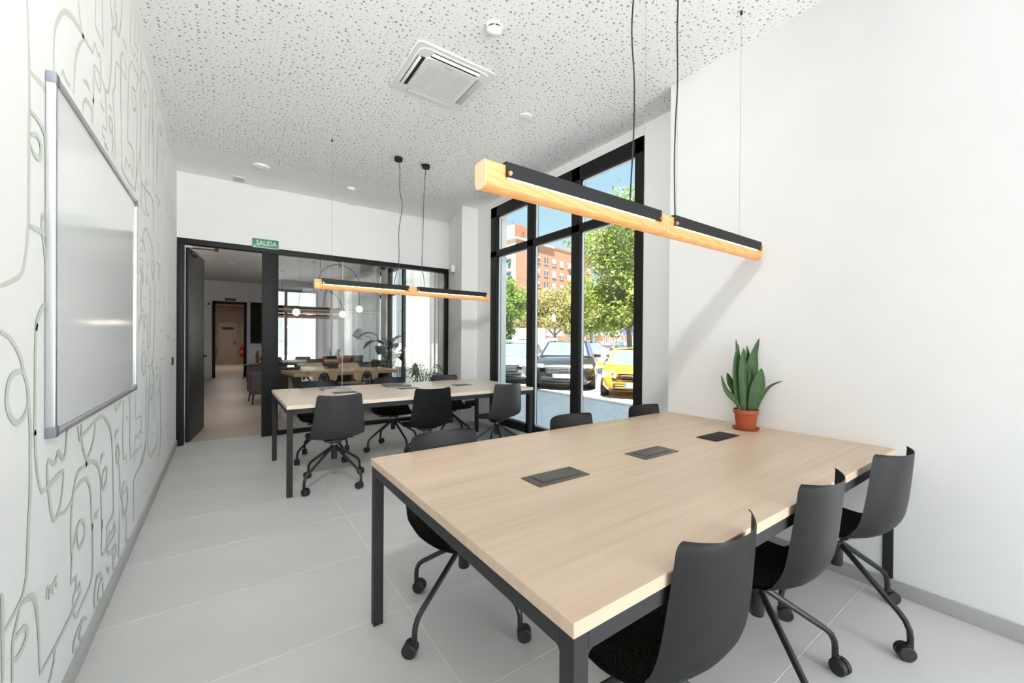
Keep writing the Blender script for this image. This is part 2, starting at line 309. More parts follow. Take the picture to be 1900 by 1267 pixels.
def prism(bm, poly, h0, h1, fn=None, mi=0):
    fn = fn or (lambda x, y, z: (x, y, z))
    a = [bm.verts.new(fn(x, y, h0)) for x, y in poly]; b = [bm.verts.new(fn(x, y, h1)) for x, y in poly]; n = len(poly)
    bm.faces.new(a[::-1]).material_index = mi; bm.faces.new(b).material_index = mi
    for i in range(n): bm.faces.new((a[i], a[(i+1) % n], b[(i+1) % n], b[i])).material_index = mi
    return bm
def grid(bm, fn, nu, nv, mi=0, closed_v=False):
    g = [[bm.verts.new(fn(i/nu, j/nv)) for j in range(nv + (0 if closed_v else 1))] for i in range(nu+1)]
    m_ = nv if closed_v else nv
    for i in range(nu):
        for j in range(m_):
            j2 = (j+1) % len(g[0]); bm.faces.new((g[i][j], g[i+1][j], g[i+1][j2], g[i][j2])).material_index = mi
    return g
def solid(bm, t):
    bmesh.ops.recalc_face_normals(bm, faces=bm.faces[:]); bmesh.ops.solidify(bm, geom=bm.faces[:], thickness=t); return bm
def crom(pts, k=6):
    pts = [Vector(p) for p in pts]
    if len(pts) < 3: return pts
    out = []
    for i in range(len(pts)-1):
        p0, p1, p2, p3 = pts[max(i-1, 0)], pts[i], pts[i+1], pts[min(i+2, len(pts)-1)]
        for j in range(k):
            t = j/k; out.append(0.5*((2*p1)+(p2-p0)*t+(2*p0-5*p1+4*p2-p3)*t*t+(3*p1-p0-3*p2+p3)*t**3))
    return out+[pts[-1]]
def text(name, s, size, m, parent, loc, rot, ext=0.001, ax='CENTER', sx=1.0):
    cu = bpy.data.curves.new('t', 'FONT'); cu.body = s; cu.size = size; cu.extrude = ext; cu.align_x = ax; cu.align_y = 'CENTER'; cu.resolution_u = 3
    t = bpy.data.objects.new('t', cu); COL.objects.link(t)
    me = bpy.data.meshes.new_from_object(t.evaluated_get(bpy.context.evaluated_depsgraph_get()))
    bpy.data.objects.remove(t); bpy.data.curves.remove(cu)
    if sx != 1.0: me.transform(Matrix.Diagonal((sx, 1, 1, 1)))
    me.materials.clear()
    o = finish(name, me, m, parent, smooth=False); o.location = loc; o.rotation_euler = rot; return o
def thing(name, label, cat, loc=(0, 0, 0), rz=0.0, group=None):
    o = bpy.data.objects.new(name, None); o.empty_display_size = 0.1; COL.objects.link(o); o.location = loc; o.rotation_euler = (0, 0, rz)
    return tag(o, label, cat, group)
def tag(o, label, cat, group=None):
    o['label'] = label; o['category'] = cat
    if group: o['group'] = group
    return o
def struct(o, label=None):
    o['kind'] = 'structure'
    if label: o['label'] = label
    return o
def sthing(name, label=None):
    o = bpy.data.objects.new(name, None); o.empty_display_size = 0.1; COL.objects.link(o); return struct(o, label)
def dup(root, loc, rz, label=None, group=None):
    def cp(o, par):
        c = o.copy(); COL.objects.link(c); c.parent = par
        for ch in o.children: cp(ch, c)
        return c
    r = cp(root, None); r.location = loc; r.rotation_euler = (0, 0, rz)
    if label: r['label'] = label
    if group: r['group'] = group
    return r
def lab(o, s): o['label'] = s; return o

# ------------------------------------------------------------------ room shell
XL, XR, XW, YB, ZC, YR = -0.459, 2.803, 3.097, 6.26, 3.247, -3.0
YS = 1.865                                    # where the near right wall steps back to the street wall
fl = struct(obj('floor', box2(B(), (-0.66, -3.3, -0.25), (3.40, 6.33, -0.0012)), 'grout'), 'large grey porcelain floor tiles with pale joints')
tcache = {}
gx = [XL, 0.726-1.205*0, 1.931, XW]; gx = [XL, 0.726, 1.931, XW]
gy = [YR] + [0.665+0.6035*k for k in range(-6, 10)] + [6.32]
gy = sorted(set(round(v, 4) for v in gy if YR <= v <= 6.32))
for i in range(3):
    for j in range(len(gy)-1):
        w, d = gx[i+1]-gx[i]-0.004, gy[j+1]-gy[j]-0.004
        if d < 0.03: continue
        k = (round(w, 3), round(d, 3))
        if k not in tcache:
            o = obj('tile', box(B(), (0, 0, -0.003), (w, d, 0.006), bev=0.0006, seg=1), 'tile', fl); tcache[k] = o.data
        else:
            o = bpy.data.objects.new('tile', tcache[k]); COL.objects.link(o); o.parent = fl
        o.location = ((gx[i]+gx[i+1])/2, (gy[j]+gy[j+1])/2, 0)
ceil = struct(obj('ceiling', box2(B(), (-0.66, -3.3, ZC), (3.40, 6.40, ZC+0.2)), 'ceil'), 'white perforated plasterboard ceiling')
wl = struct(obj('wall_left', box2(B(), (XL-0.2, -3.3, 0), (XL, 6.20, ZC)), 'wall'), 'white wall with a sage line mural of faces')
bm = B(); box2(bm, (XR, -0.55, 0), (3.40, YS, ZC)); box2(bm, (XR, -3.3, 0), (3.40, -2.95, ZC)); box2(bm, (XR, -2.95, 2.95), (3.40, -0.55, ZC)); box2(bm, (XR, -2.95, 0), (3.40, -0.55, 0.10)); struct(obj('wall_right', bm, 'wall'))
# street wall with the opening of window_1
WY0, WY1, WZ0, WZ1 = 2.325, 4.900, 0.128, 3.145
bm = B(); box2(bm, (XW, YS, 0), (3.36, WY0, ZC)); box2(bm, (XW, WY1, 0), (3.36, 6.40, ZC)); box2(bm, (XW, WY0, 0), (3.36, WY1, WZ0)); box2(bm, (XW, WY0, WZ1), (3.36, WY1, ZC))
struct(obj('wall_street', bm, 'wall'))
struct(obj('wall_pillar', prism(B(), [(2.833, 5.288), (XW, 5.288), (XW, 6.26), (3.091, 6.26)], 0, ZC), 'wall'))
# far wall: plain above the glazed screen
bm = B(); box2(bm, (XL-0.2, 6.20, 2.468), (XW, 6.38, ZC)); struct(obj('wall_far', bm, 'wall'))
# rear wall (behind the camera) with a tall shop window
bm = B(); box2(bm, (-0.66, -3.25, 0), (-0.30, YR, ZC)); box2(bm, (2.70, -3.25, 0), (3.40, YR, ZC)); box2(bm, (-0.3, -3.25, 2.95), (2.7, YR, ZC)); box2(bm, (-0.3, -3.25, 0), (2.7, YR, 0.12))
struct(obj('wall_rear', bm, 'wall'))
w3 = sthing('window_3', 'tall shop window behind the camera')
bm = B(); box2(bm, (-0.3, -3.14, 0.12), (-0.22, -3.08, 2.95)); obj('frame', bm, 'frame', w3)
bm = B()
for x in (0.72, 1.70, 2.66): box2(bm, (x-0.04, -3.14, 0.12), (x+0.04, -3.08, 2.95))
for z in (0.16, 2.2, 2.91): box2(bm, (-0.22, -3.139, z-0.04), (2.66, -3.081, z+0.04))
obj('mullion', bm, 'frame', w3); obj('pane', box2(B(), (-0.2, -3.115, 0.2), (2.65, -3.109, 2.9)), 'glass', w3)
w5 = sthing('side_fill_opening', 'added opening behind the camera on the right for the side fill light')  # unseen opening made up to carry the side fill lights
bm = B()
for y in (-2.90, -1.75, -0.60): box2(bm, (2.83, y-0.04, 0.10), (2.89, y+0.04, 2.95))
for z in (0.14, 2.91): box2(bm, (2.831, -2.9, z-0.04), (2.889, -0.6, z+0.04))
obj('frame', bm, 'frame', w5)
# mass of the upper floors, which shades the pavement
struct(obj('wall_upper', box2(B(), (-6, -14, 3.5), (3.36, 30, 14.85)), 'outwall'))
# skirting
bm = B(); box2(bm, (XL, YR, 0), (XL+0.012, 6.2, 0.075), bev=0.002); struct(obj('baseboard_left', bm, 'skirt'))
bm = B(); box2(bm, (XR-0.012, YR, 0), (XR, YS+0.012, 0.075), bev=0.002); box2(bm, (XR-0.012, YS, 0), (XW, YS+0.012, 0.075), bev=0.002); struct(obj('baseboard_right', bm, 'skirt'))
bm = B(); box2(bm, (XW-0.012, YS+0.012, 0), (XW, 5.288, 0.075), bev=0.002); box2(bm, (2.82, 5.276, 0), (XW-0.012, 5.288, 0.075), bev=0.002)
prism(bm, [(2.82, 5.276), (2.833, 5.276), (3.088, 6.20), (3.076, 6.20)], 0, 0.075); struct(obj('baseboard_street', bm, 'skirt'))

# window_1: black frame, mullions, transom, panes with pale gaskets
w1 = sthing('window_1', 'tall black framed shop window to the street')
def bar(y0, y1, z0, z1, name, d=0.07): return obj(name, box2(B(), (XW-0.012, y0, z0), (XW+d, y1, z1), bev=0.004), 'frame', w1)
bar(WY0, WY0+0.095, WZ0, WZ1, 'frame'); bar(WY1-0.155, WY1, WZ0, WZ1, 'frame'); bar(WY0, WY1, WZ1-0.145, WZ1, 'frame'); bar(WY0, WY1, WZ0, WZ0+0.105, 'frame')
bar(3.13, 3.255, WZ0, WZ1, 'mullion'); bar(3.925, 4.05, WZ0, WZ1, 'mullion'); bar(WY0, WY1, 2.448, 2.532, 'transom')
for a, b in ((WY0+0.095, 3.13), (3.255, 3.925), (4.05, WY1-0.155)):
    for z0, z1 in ((WZ0+0.105, 2.448), (2.532, WZ1-0.145)):
        bm = B()
        for q in ((a, z0, a+0.012, z1), (b-0.012, z0, b, z1), (a, z0, b, z0+0.012), (a, z1-0.012, b, z1)): box2(bm, (XW+0.030, q[0], q[1]), (XW+0.050, q[2], q[3]))
        obj('gasket', bm, 'gasket', w1)
        obj('pane', box2(B(), (XW+0.036, a+0.01, z0+0.01), (XW+0.042, b-0.01, z1-0.01)), 'glass', w1)

# window_2: glazed screen to the lounge; door_1: black door standing open
w2 = sthing('window_2', 'black framed glass screen to the lounge')
obj('post', box2(B(), (0.404, 6.20, 0), (0.587, 6.30, 2.44), bev=0.004), 'frame', w2)
obj('top_rail', box2(B(), (XL+0.002, 6.195, 2.405), (3.088, 6.30, 2.470), bev=0.004), 'frame', w2)
obj('bottom_rail', box2(B(), (0.587, 6.20, 0), (3.088, 6.29, 0.052), bev=0.004), 'frame', w2)
obj('jamb', box2(B(), (3.030, 6.20, 0), (3.088, 6.29, 2.42), bev=0.004), 'frame', w2)
obj('jamb', box2(B(), (XL+0.002, 6.195, 0), (XL+0.068, 6.30, 2.42), bev=0.004), 'frame', w2)
px_ = [0.587, 1.404, 2.243, 3.030]
for a, b in zip(px_, px_[1:]): obj('pane', box2(B(), (a+0.002, 6.250, 0.05), (b-0.002, 6.260, 2.41)), 'glass_part', w2)
bm = B()
for x in px_[1:3]: box2(bm, (x-0.003, 6.2485, 0.05), (x+0.003, 6.2615, 2.41))
obj('glass_joint', bm, 'gasket', w2)
hx, hy, da = -0.385, 6.335, math.radians(7)
d1 = sthing('door_1', 'black door standing open into the lounge'); obj('leaf', box2(B(), (0, 0, 0.012), (0.042, 0.93, 2.385), bev=0.003), 'door_black', d1); d1.location = (hx, hy, 0); d1.rotation_euler = (0, 0, -da)
bm = B(); cyl(bm, (0.042, 0.86, 1.03), (0.095, 0.86, 1.03), 0.011); cyl(bm, (0.042, 0.86, 1.03), (0.048, 0.86, 1.03), 0.026); tube(bm, [(0.09, 0.865, 1.03), (0.092, 0.80, 1.03), (0.088, 0.745, 1.03)], 0.010)
obj('handle', bm, 'rubber', d1)
bm = B(); box2(bm, (0.042, 0.06, 2.31), (0.075, 0.30, 2.36), bev=0.004); obj('door_closer', bm, 'rubber', d1)
bm = B(); tube(bm, [(-0.33, 6.42, 2.395), (-0.12, 6.33, 2.385), (-0.08, 6.315, 2.385)], 0.006); box2(bm, (-0.10, 6.30, 2.37), (-0.06, 6.34, 2.405)); struct(obj('trim_1', bm, 'rubber'), 'arm of the door closer')

# mural
MUR = "1743,2234 1753,2144 1759,2051 1761,1938 1758,1851 1758,1734 1756,1617 1750,1584 1735,1509 1704,1453 1641,1426 1575,1407;1760,2044 1850,2054 1932,2052 1980,2047 2001,2020;1984,2043 1965,2162 1964,2240 1983,2312 2056,2405 2142,2449 2237,2468 2312,2471 2290,2468 2383,2478 2452,2488;2452,2488 2478,2544 2526,2527 2569,2544 2584,2494 2582,2438 2564,2384 2500,2396 2459,2444;2459,2449 2585,2458 2661,2441 2718,2454 2759,2514 2792,2646 2799,2789 2817,2828 2786,2880 2771,2930;2459,2444 2460,2376 2457,2282 2454,2292 2442,2184;2312,2463 2248,2400 2200,2315 2177,2182;2238,2569 2253,2514 2280,2481;!2044,2179 2053,2204 2085,2189 2124,2190 2139,2195 2134,2183;!2490,2739 2482,2626 2628,2622 2612,2730 2606,2818;2817,2828 2881,2860 2909,2898 2908,2943 2880,2935 2842,2965;2798,2888 2881,2862;3038,3110 3029,3017 2988,2914 2959,2870 2881,2860;2860,2990 2902,2981;3062,2919 3140,2925 3171,2898;!3155,2738 3022,2730 2902,2699 2880,2653 2885,2573 2830,2509 2826,2494 2849,2420 2868,2367 2875,2184;3155,2740 3142,2804 3085,2840 3042,2824 3017,2771 3013,2660 3021,2519 3039,2309 3051,2225 3095,2191;!3292,3272 3276,3019 3403,3005 3444,3053 3493,3043 3546,3059 3562,2995 3519,2895 3476,2828 3352,2806;3352,2804 3332,2736 3381,2686 3422,2687 3478,2740 3449,2792 3352,2804;3337,2946 3261,2859 3226,2723 3216,2609 3212,2430 3306,2430 3386,2416 3393,2344 3362,2252;3337,2946 3432,2951 3631,2973;!3440,3267 3429,3110 3539,3118 3556,3330;2302,2296 2343,2312 2378,2314 2407,2302;2298,2173 2309,2210 2343,2239 2404,2245 2433,2224 2442,2184;2646,2447 2678,2399 2695,2258;!2695,2258 2617,2252 2614,2214 2664,2208 2649,2186 2696,2190 2680,2176 2729,2183;!2571,2345 2594,2333 2624,2332 2639,2325;2735,2395 2769,2407 2801,2398;2752,2356 2741,2320 2770,2297 2800,2298 2819,2338 2787,2356 2752,2356;2820,2306 2828,2249 2802,2182;!3140,2220 3162,2305 3246,2274 3288,2313 3361,2270;3522,2740 3511,2540 3486,2292;3670,3226 3658,2976 3649,2595 3494,2282 3455,2207;3674,3029 3725,3093 3891,3131 4054,3102 4065,2993 4000,2734;3799,3009 3775,2930 3838,2901 3871,2976 3799,3009;4161,3239 4188,3049 4171,2802;4404,3072 4377,3143 4452,3220 4520,3238;4646,3120 4619,3065 4694,3044 4751,3120 4646,3120;!4190,2971 4260,2955 4183,2883 4262,2869;3036,2219 3088,2195 3364,2194 3468,2201;3645,2736 3667,2367 3746,2330 3932,2338 4120,2358 4243,2327 4254,2242;!3869,2834 3858,2532 4001,2533 4012,2897;!3836,2283 3878,2420 3931,2387 3985,2410;4248,3001 4262,2405;!4485,3054 4412,2611 4506,2603 4518,3069;4800,3175 4812,2741;4593,3055 4652,3126 4721,3108 4696,3041;!4461,2531 4485,2513;!4327,2436 4686,2460 4465,2368;4948,2984 5036,3042 5099,3039;5158,3165 5255,3233 5394,3195;3675,2145 3689,2263 3723,2320 3988,2345 4204,2355 4252,2295 4280,2101;3541,2264 3589,2251;3832,2305 3872,2227 3971,2173 4033,2200;!3744,2157 3836,2145;3766,1935 3801,2013 3895,2060 4036,2037 4190,1990 4276,1905;4276,1905 4180,1830 4256,1741 4345,1827 4276,1905;3645,1931 3784,1944 3841,1889;!3663,1875 3732,1876 3715,1862;3614,1808 3751,1809 3727,1748 3666,1728 3625,1762;3735,1731 3701,1692 3754,1658 3789,1703 3735,1731;3939,1826 4033,1815;3941,1728 3922,1695 3962,1669 3990,1703 3941,1728;!4481,2072 4590,2064;!4510,2006 4592,1984;4434,1888 4539,1911 4767,1900;4566,1900 4581,1765 4650,1883;!4345,2429 4664,2454;4724,2380 4785,2335 4726,2291;!5104,2549 5482,2492;!5515,2738 5517,2650;5835,2312 5827,2536 5966,2625;!5117,2128 5190,2067;!5494,2134 5578,2094;!4935,2559 4978,2673;3590,1322 3638,1390 3758,1436 3967,1433;3759,1412 3845,1341 3869,1423;!3792,1561 3886,1557;!3830,1487 3723,1457 3687,1495 3684,1667;4065,1711 4097,1586 4088,1246 3992,1240 3975,1427;4362,1746 4333,1332 4280,1143 4211,1079 4058,1067 3955,1076;3745,1225 3780,1251 3835,1254;3836,1191 3739,1138 3785,1024 3896,1083 3836,1191;4677,1523 4642,1572 4686,1631;5012,1526 4963,1594 5008,1649;!4694,1345 4843,1347;!5276,1652 5509,1669;5356,1510 5774,1446 5963,1375 6163,1388;5141,1319 5364,1270 5480,1314;6116,1269 5782,1241 5738,1205;!4700,1099 5011,1085;4430,1012 4482,1033 4562,1032;4212,1059 4308,958 4324,877;!3993,1165 4035,1138;!4642,1153 4756,1225;!4700,1114 4696,840;3738,1083 3788,1024 3888,1058;4192,932 4113,887 4175,797 4243,873 4192,932;!3927,881 4017,896;!4410,822 4677,822;3924,1045 3913,686 3899,523 3704,425;4090,1051 4039,780 4007,500 4125,364;4125,364 4289,374 4514,394 4533,584;!3504,934 3480,762 3713,750 3731,622 3653,667 3595,618 3495,662 3469,614 3471,484;!3298,934 3302,649 3328,555 3733,548 3720,421;!3116,933 3088,737 3111,599 3187,598 3199,552;!2891,933 2919,897 3064,935;2967,789 2912,783 2885,760;2959,717 2913,679 2960,615 3008,657 2959,717;!4161,518 4350,512;!5052,426 5275,413;!5280,282 5417,282;!5047,602 5077,612;!3172,830 3206,811 3245,823;4453,928 4523,967 4572,951;4316,1013 4348,615;4699,961 4742,346 4517,277;1576,1292 1627,1277 1676,1244 1705,1210 1717,1182 1744,1142 1757,1077 1769,998 1768,962 1769,917 1768,829 1757,744 1748,639 1741,598 1715,557 1673,539 1627,528 1590,523;1717,1182 1662,1184 1624,1165 1611,1132 1611,1103 1635,1068 1677,1046 1721,1057 1748,1085;1819,1320 1806,1271 1804,1090 1803,992 1805,994 1811,922 1827,857 1857,801;1857,801 1919,801 2007,810 2071,815;2071,814 2055,740 2023,690 1977,674 1943,714 1924,774 1908,834 1910,876 1923,886;1923,886 1971,862 1996,871 2017,889 2065,855 2093,880 2104,944 2104,942;1974,1237 1948,1242 1908,1221 1893,1184 1913,1144 1949,1123 1962,1129;!1974,1237 1965,1128 1950,964 1982,965;!1861,1661 1887,1646 1933,1632 1966,1661 1996,1649;1761,1600 1852,1602 1933,1604 1996,1608;1861,1661 1855,1622 1874,1564 1897,1507 1948,1466 1982,1489 1997,1552;1819,1320 1809,1297 1821,1330 1862,1370 1915,1389 1998,1398;1763,1929 1817,1932 1868,1917 1885,1886 1890,1808 1886,1727;!1886,1727 1961,1732 1955,1830 1960,1879 1979,1916 2001,1938;1767,1866 1810,1881 1842,1869 1847,1840 1834,1820 1794,1817 1767,1834;2023,676 2083,662 2166,675 2203,702 2270,709 2341,707 2397,671 2429,609 2450,464 2457,478 2461,303 2433,239 2326,220 2223,212 2184,262 2183,312;2166,675 2209,738 2256,761 2363,757 2350,764 2460,749 2547,705 2594,637 2604,554 2621,399 2624,436 2617,273;2181,686 2162,631 2157,557 2167,470 2166,454 2156,369;2167,478 2205,519 2244,555 2306,550 2335,508 2328,474 2265,459 2238,494 2237,538;1694,537 1745,530 1796,506 1821,449 1834,378 1848,243;!1848,243 1907,244 1985,242 2072,247 2169,257 2284,276 2269,321 2228,305;1694,528 1667,492 1650,459 1647,358;1663,465 1701,465 1738,451 1742,424 1716,409 1674,404 1657,415;!1910,482 1944,462 1979,463 2000,476;!1910,482 1903,446;!1929,466 1925,432;!1959,456 1959,432;!1989,458 1997,439;1985,242 1975,206 1946,174 1926,164;!2156,369 2222,367 2217,312 2189,313;1581,630 1587,578 1589,398;2369,120 2321,147 2249,147 2196,131 2189,103 2236,71;2307,143 2271,118 2271,99 2315,73;2236,938 2263,885 2284,889 2284,941;2263,885 2395,901 2510,916 2629,913 2741,863 2807,801 2843,660 2861,499 2858,385;!2858,385 2715,367 2722,266;2291,879 2313,834 2365,781 2427,804 2476,847 2501,909;2593,707 2621,733 2660,740;2681,665 2626,637 2642,575 2702,596 2712,648 2681,665;!2488,506 2523,498 2568,506;!2497,508 2483,490;!2528,497 2528,474;2888,759 2924,789 2975,785;2958,718 2921,678 2959,610 2997,655 2958,718;!3003,598 3023,449 3032,402 3217,414;3217,414 3233,325 3145,267 3087,344 3086,447 3171,462;!3500,407 3822,420 3912,509;!3500,407 3429,389 3433,132;2870,339 2895,298;!2617,273 2722,262 2857,264;2857,264 2909,280 2887,325;!2887,325 2817,293 2787,323 2740,293;!2865,416 2866,379 2721,366;2721,366 2722,266 2779,215 2838,204 2910,201 2921,154 2869,144;!2848,204 2859,98 2922,69;!3018,364 2988,101 3046,73;3114,332 3153,265 3217,297;!3192,249 3194,98 3289,59;2671,76 2645,94 2635,153 2593,198 2530,212 2492,152 2493,105 2555,71;2636,148 2586,160 2554,132 2554,106 2603,80;!2714,179 2742,144 2789,144;!2742,144 2742,131"
bm = B()
for si, st in enumerate(MUR.split(';')):
    sharp = st[0] == '!'; P = [tuple(int(q)/1000 for q in p.split(',')) for p in st.lstrip('!').split()]
    P = [(min(a, 6.17), max(0.08, min(b, 3.235))) for a, b in P]
    pts = [Vector((a, b, 0)) for a, b in P] if sharp else crom([(a, b, 0) for a, b in P], 5)
    k = len(pts)
    for lv, (wd, off) in enumerate(((0.0068, 0.0010),)):
        ring = []
        for i, p in enumerate(pts):
            d = pts[min(i+1, k-1)]-pts[max(i-1, 0)]; d = d.normalized() if d.length > 0 else Vector((1, 0, 0)); nn = Vector((-d.y, d.x, 0))
            ww = wd*(0.72+0.55*abs(math.sin(i/max(k-1, 1)*PI)))*(1.0 if sharp else 1.15)
            ring.append([bm.verts.new((XL+0.0006+si*0.000012, (p+nn*s).x, (p+nn*s).y)) for s in (-ww, ww)])
        for a, b in zip(ring, ring[1:]): bm.faces.new((a[0], a[1], b[1], b[0]))
obj('mural_line', bm, 'mural', wl, smooth=False)

# ------------------------------------------------------------------ desks
def desk(name, label, x0, x1, y0, y1, top, boxes, group):
    zt, th = 0.7426, 0.031; cx, cy = (x0+x1)/2, (y0+y1)/2
    t = thing(name, label, 'table', (cx, cy, 0)); a, b = (x1-x0)/2, (y1-y0)/2
    obj('tabletop', box(B(), (0, 0, zt-th/2), (2*a, 2*b, th), bev=0.0015, seg=1), top, t)
    i, w, rh = 0.004, 0.042, 0.042; z1 = zt-th; R = 0.018
    for sx in (-1, 1):
        for sy in (-1, 1):
            lg = obj('leg', box(B(), (sx*(a-i-w/2), sy*(b-i-w/2), z1/2-0.0005), (w, w, z1-0.001), bev=0.002, seg=1), 'tablemetal', t)
            bm = B()                                            # rounded inner gussets
            fil = [(0, 0), (R, 0)] + [(R-R*math.sin(q), R-R*math.cos(q)) for q in (0.4, 0.8, 1.2)] + [(0, R)]
            ox, oy = sx*(a-i-w), sy*(b-i-w)
            prism(bm, fil, -w/2+0.003, w/2-0.003, lambda p, q, h: (ox-sx*p, sy*(b-i-w/2)+h, z1-rh-q))
            prism(bm, fil, -w/2+0.003, w/2-0.003, lambda p, q, h: (sx*(a-i-w/2)+h, oy-sy*p, z1-rh-q))
            obj('gusset', bm, 'tablemetal', lg)
    for sy in (-1, 1): obj('rail', box(B(), (0, sy*(b-i-w/2), z1-rh/2), (2*(a-i-w), w-0.002, rh), bev=0.001, seg=1), 'tablemetal', t)
    for sx in (-1, 1): obj('rail', box(B(), (sx*(a-i-w/2), 0, z1-rh/2), (w-0.002, 2*(b-i-w), rh), bev=0.001, seg=1), 'tablemetal', t)
    for (bx0, bx1, by0, by1, mt) in boxes:
        pb = obj('power_box', box2(B(), (bx0-cx, by0-cy, zt-0.0005), (bx1-cx, by1-cy, zt+0.004), bev=0.003), mt, t)
        if mt == 'dark': continue
        mx, my = (bx0+bx1)/2-cx, (by0+by1)/2-cy; lw, ld = (bx1-bx0)*0.72, (by1-by0)*0.56
        obj('recess', box(B(), (mx, my, zt+0.0042), (lw+0.006, ld+0.006, 0.0006)), 'dark', pb)
        obj('lid', box(B(), (mx, my, zt+0.005), (lw, ld, 0.0022), bev=0.0009), mt, pb)
    return t
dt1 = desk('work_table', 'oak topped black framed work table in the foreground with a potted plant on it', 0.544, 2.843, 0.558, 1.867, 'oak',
     [(0.946, 1.205, 1.15, 1.27, 'taupe'), (1.565, 1.825, 1.152, 1.27, 'taupe'), (2.17, 2.426, 1.147, 1.267, 'dark')], None)
dt1.location.x -= 0.0
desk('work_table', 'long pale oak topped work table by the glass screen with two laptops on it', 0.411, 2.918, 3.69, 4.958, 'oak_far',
     [(0.885, 1.112, 4.26, 4.40, 'taupe'), (1.56, 1.776, 4.275, 4.404, 'taupe'), (2.226, 2.438, 4.255, 4.408, 'taupe')], None)

# ------------------------------------------------------------------ swivel chairs
def swivel_chair(label, group):
    t = thing('swivel_chair', label, 'chair', group=group)
    prof = crom([(0, -0.262, 0.812), (0, -0.256, 0.74), (0, -0.247, 0.65), (0, -0.237, 0.57), (0, -0.218, 0.495), (0, -0.172, 0.437), (0, -0.10, 0.412), (0, 0.0, 0.408), (0, 0.10, 0.416), (0, 0.175, 0.424), (0, 0.218, 0.416)], 5)
    acc = [0.0]
    for p, q in zip(prof, prof[1:]): acc.append(acc[-1]+(q-p).length)
    T = acc[-1]
    def at(d):
        d = max(0, min(T, d))
        for i in range(len(acc)-1):
            if d <= acc[i+1]:
                f = (d-acc[i])/(acc[i+1]-acc[i]); return prof[i].lerp(prof[i+1], f), (prof[i+1]-prof[i]).normalized()
        return prof[-1], (prof[-1]-prof[-2]).normalized()
    def lerpt(tab, x):
        for (a, va), (b, vb) in zip(tab, tab[1:]):
            if x <= b: f = max(0, (x-a)/(b-a)); f = f*f*(3-2*f); return va+(vb-va)*f
        return tab[-1][1]
    wt = [(0, 0.180), (0.36, 0.222), (0.45, 0.226), (0.62, 0.222), (T, 0.205)]
    et = [(0, 0.066), (0.20, 0.064), (0.30, 0.062), (0.38, 0.056), (0.46, 0.034), (0.58, 0.014), (T, 0.004)]
    def hw(d):
        w = lerpt(wt, d) if d > 0.36 else 0.180+0.042*d/0.36; r = 0.022
        if d < r: w -= r-math.sqrt(max(0, r*r-(r-d)**2))
        r2 = 0.07
        if T-d < r2: w -= r2-math.sqrt(max(0, r2*r2-(r2-(T-d))**2))
        return w
    def surf(d, s, lift=0.0):
        p, tg = at(d); n = Vector((0, -tg.z, tg.y))
        if n.z < 0 and n.y < 0: n = -n
        n = Vector((0, abs(tg.z), tg.y)) if tg.z <= 0 else Vector((0, -tg.z, tg.y)); w = hw(d)
        return Vector((s*w, 0, 0)) + p + n*(lerpt(et, d)*abs(s)**2.4 + lift)
    ds = [0, 0.004, 0.010, 0.018, 0.028, 0.042] + [0.042+(T-0.042-0.07)*i/22 for i in range(1, 23)] + [T-0.05, T-0.03, T-0.014, T-0.005, T]
    def mkshell(dlist, smax, lift, th, ns=16):
        bm = B(); g = [[bm.verts.new(surf(d, smax*(2*j/ns-1), lift)) for j in range(ns+1)] for d in dlist]
        for a, b in zip(g, g[1:]):
            for j in range(ns): bm.faces.new((a[j], a[j+1], b[j+1], b[j]))
        bmesh.ops.solidify(bm, geom=bm.faces[:], thickness=th)
        return bm
    obj('shell', mkshell(ds, 1.0, 0, 0.008), 'plastic', t, ang=0.9)
    pd = [0.40 + (T-0.022-0.40)*i/16 for i in range(17)]
    obj('seat_pad', mkshell(pd, 0.93, 0.0102, 0.008, 12), 'pad', t, ang=0.9)
    bm = B(); box(bm, (0, 0.0, 0.396), (0.18, 0.16, 0.012), bev=0.004); box(bm, (0, 0.0, 0.380), (0.10, 0.12, 0.026), bev=0.006); cyl(bm, (0.05, 0.03, 0.382), (0.17, 0.03, 0.388), 0.006, n=8); obj('seat_plate', bm, 'chairmetal', t)
    bm = B(); cyl(bm, (0, 0, 0.325), (0, 0, 0.370), 0.014, n=16); obj('gas_lift', bm, 'chrome', t)
    bm = B(); lathe(bm, [(0.0, 0.222), (0.024, 0.222), (0.026, 0.226), (0.026, 0.315), (0.031, 0.32), (0.031, 0.340), (0.026, 0.345), (0, 0.345)], 20); obj('column', bm, 'chairmetal', t)
    leg0 = cas0 = wh0 = None
    for k in range(4):
        a = math.radians(90*k)
        if leg0 is None:
            pth = [(0.018, 0, 0.330), (0.10, 0, 0.276), (0.19, 0, 0.217), (0.268, 0, 0.166), (0.292, 0, 0.145), (0.306, 0, 0.118), (0.310, 0, 0.092), (0.310, 0, 0.062)]
            leg0 = obj('leg', tube(B(), pth, [0.0125, 0.0125, 0.012, 0.0115, 0.0115, 0.0115, 0.0115, 0.0115], 10), 'chairmetal', t); lg = leg0
        else:
            lg = leg0.copy(); COL.objects.link(lg); lg.parent = t
        lg.rotation_euler = (0, 0, a)
        if cas0 is None:
            bm = B()                                            # twin wheel caster: hooded body
            lathe(bm, [(0.0, -0.0245), (0.026, -0.0245), (0.030, -0.021), (0.030, -0.004), (0.024, -0.003), (0.024, 0.003), (0.030, 0.004), (0.030, 0.021), (0.026, 0.0245), (0.0, 0.0245)], 18, (-0.018, 0, 0.031), 'y')
            box(bm, (-0.004, 0, 0.052), (0.024, 0.022, 0.03), bev=0.005); cas0 = obj('caster', bm, 'rubber', lg); c = cas0
        else:
            c = cas0.copy(); COL.objects.link(c); c.parent = lg
        c.location = (0.310, 0, 0); c.rotation_euler = (0, 0, [0.5, 2.2, 3.9, 5.3][k])
    return t
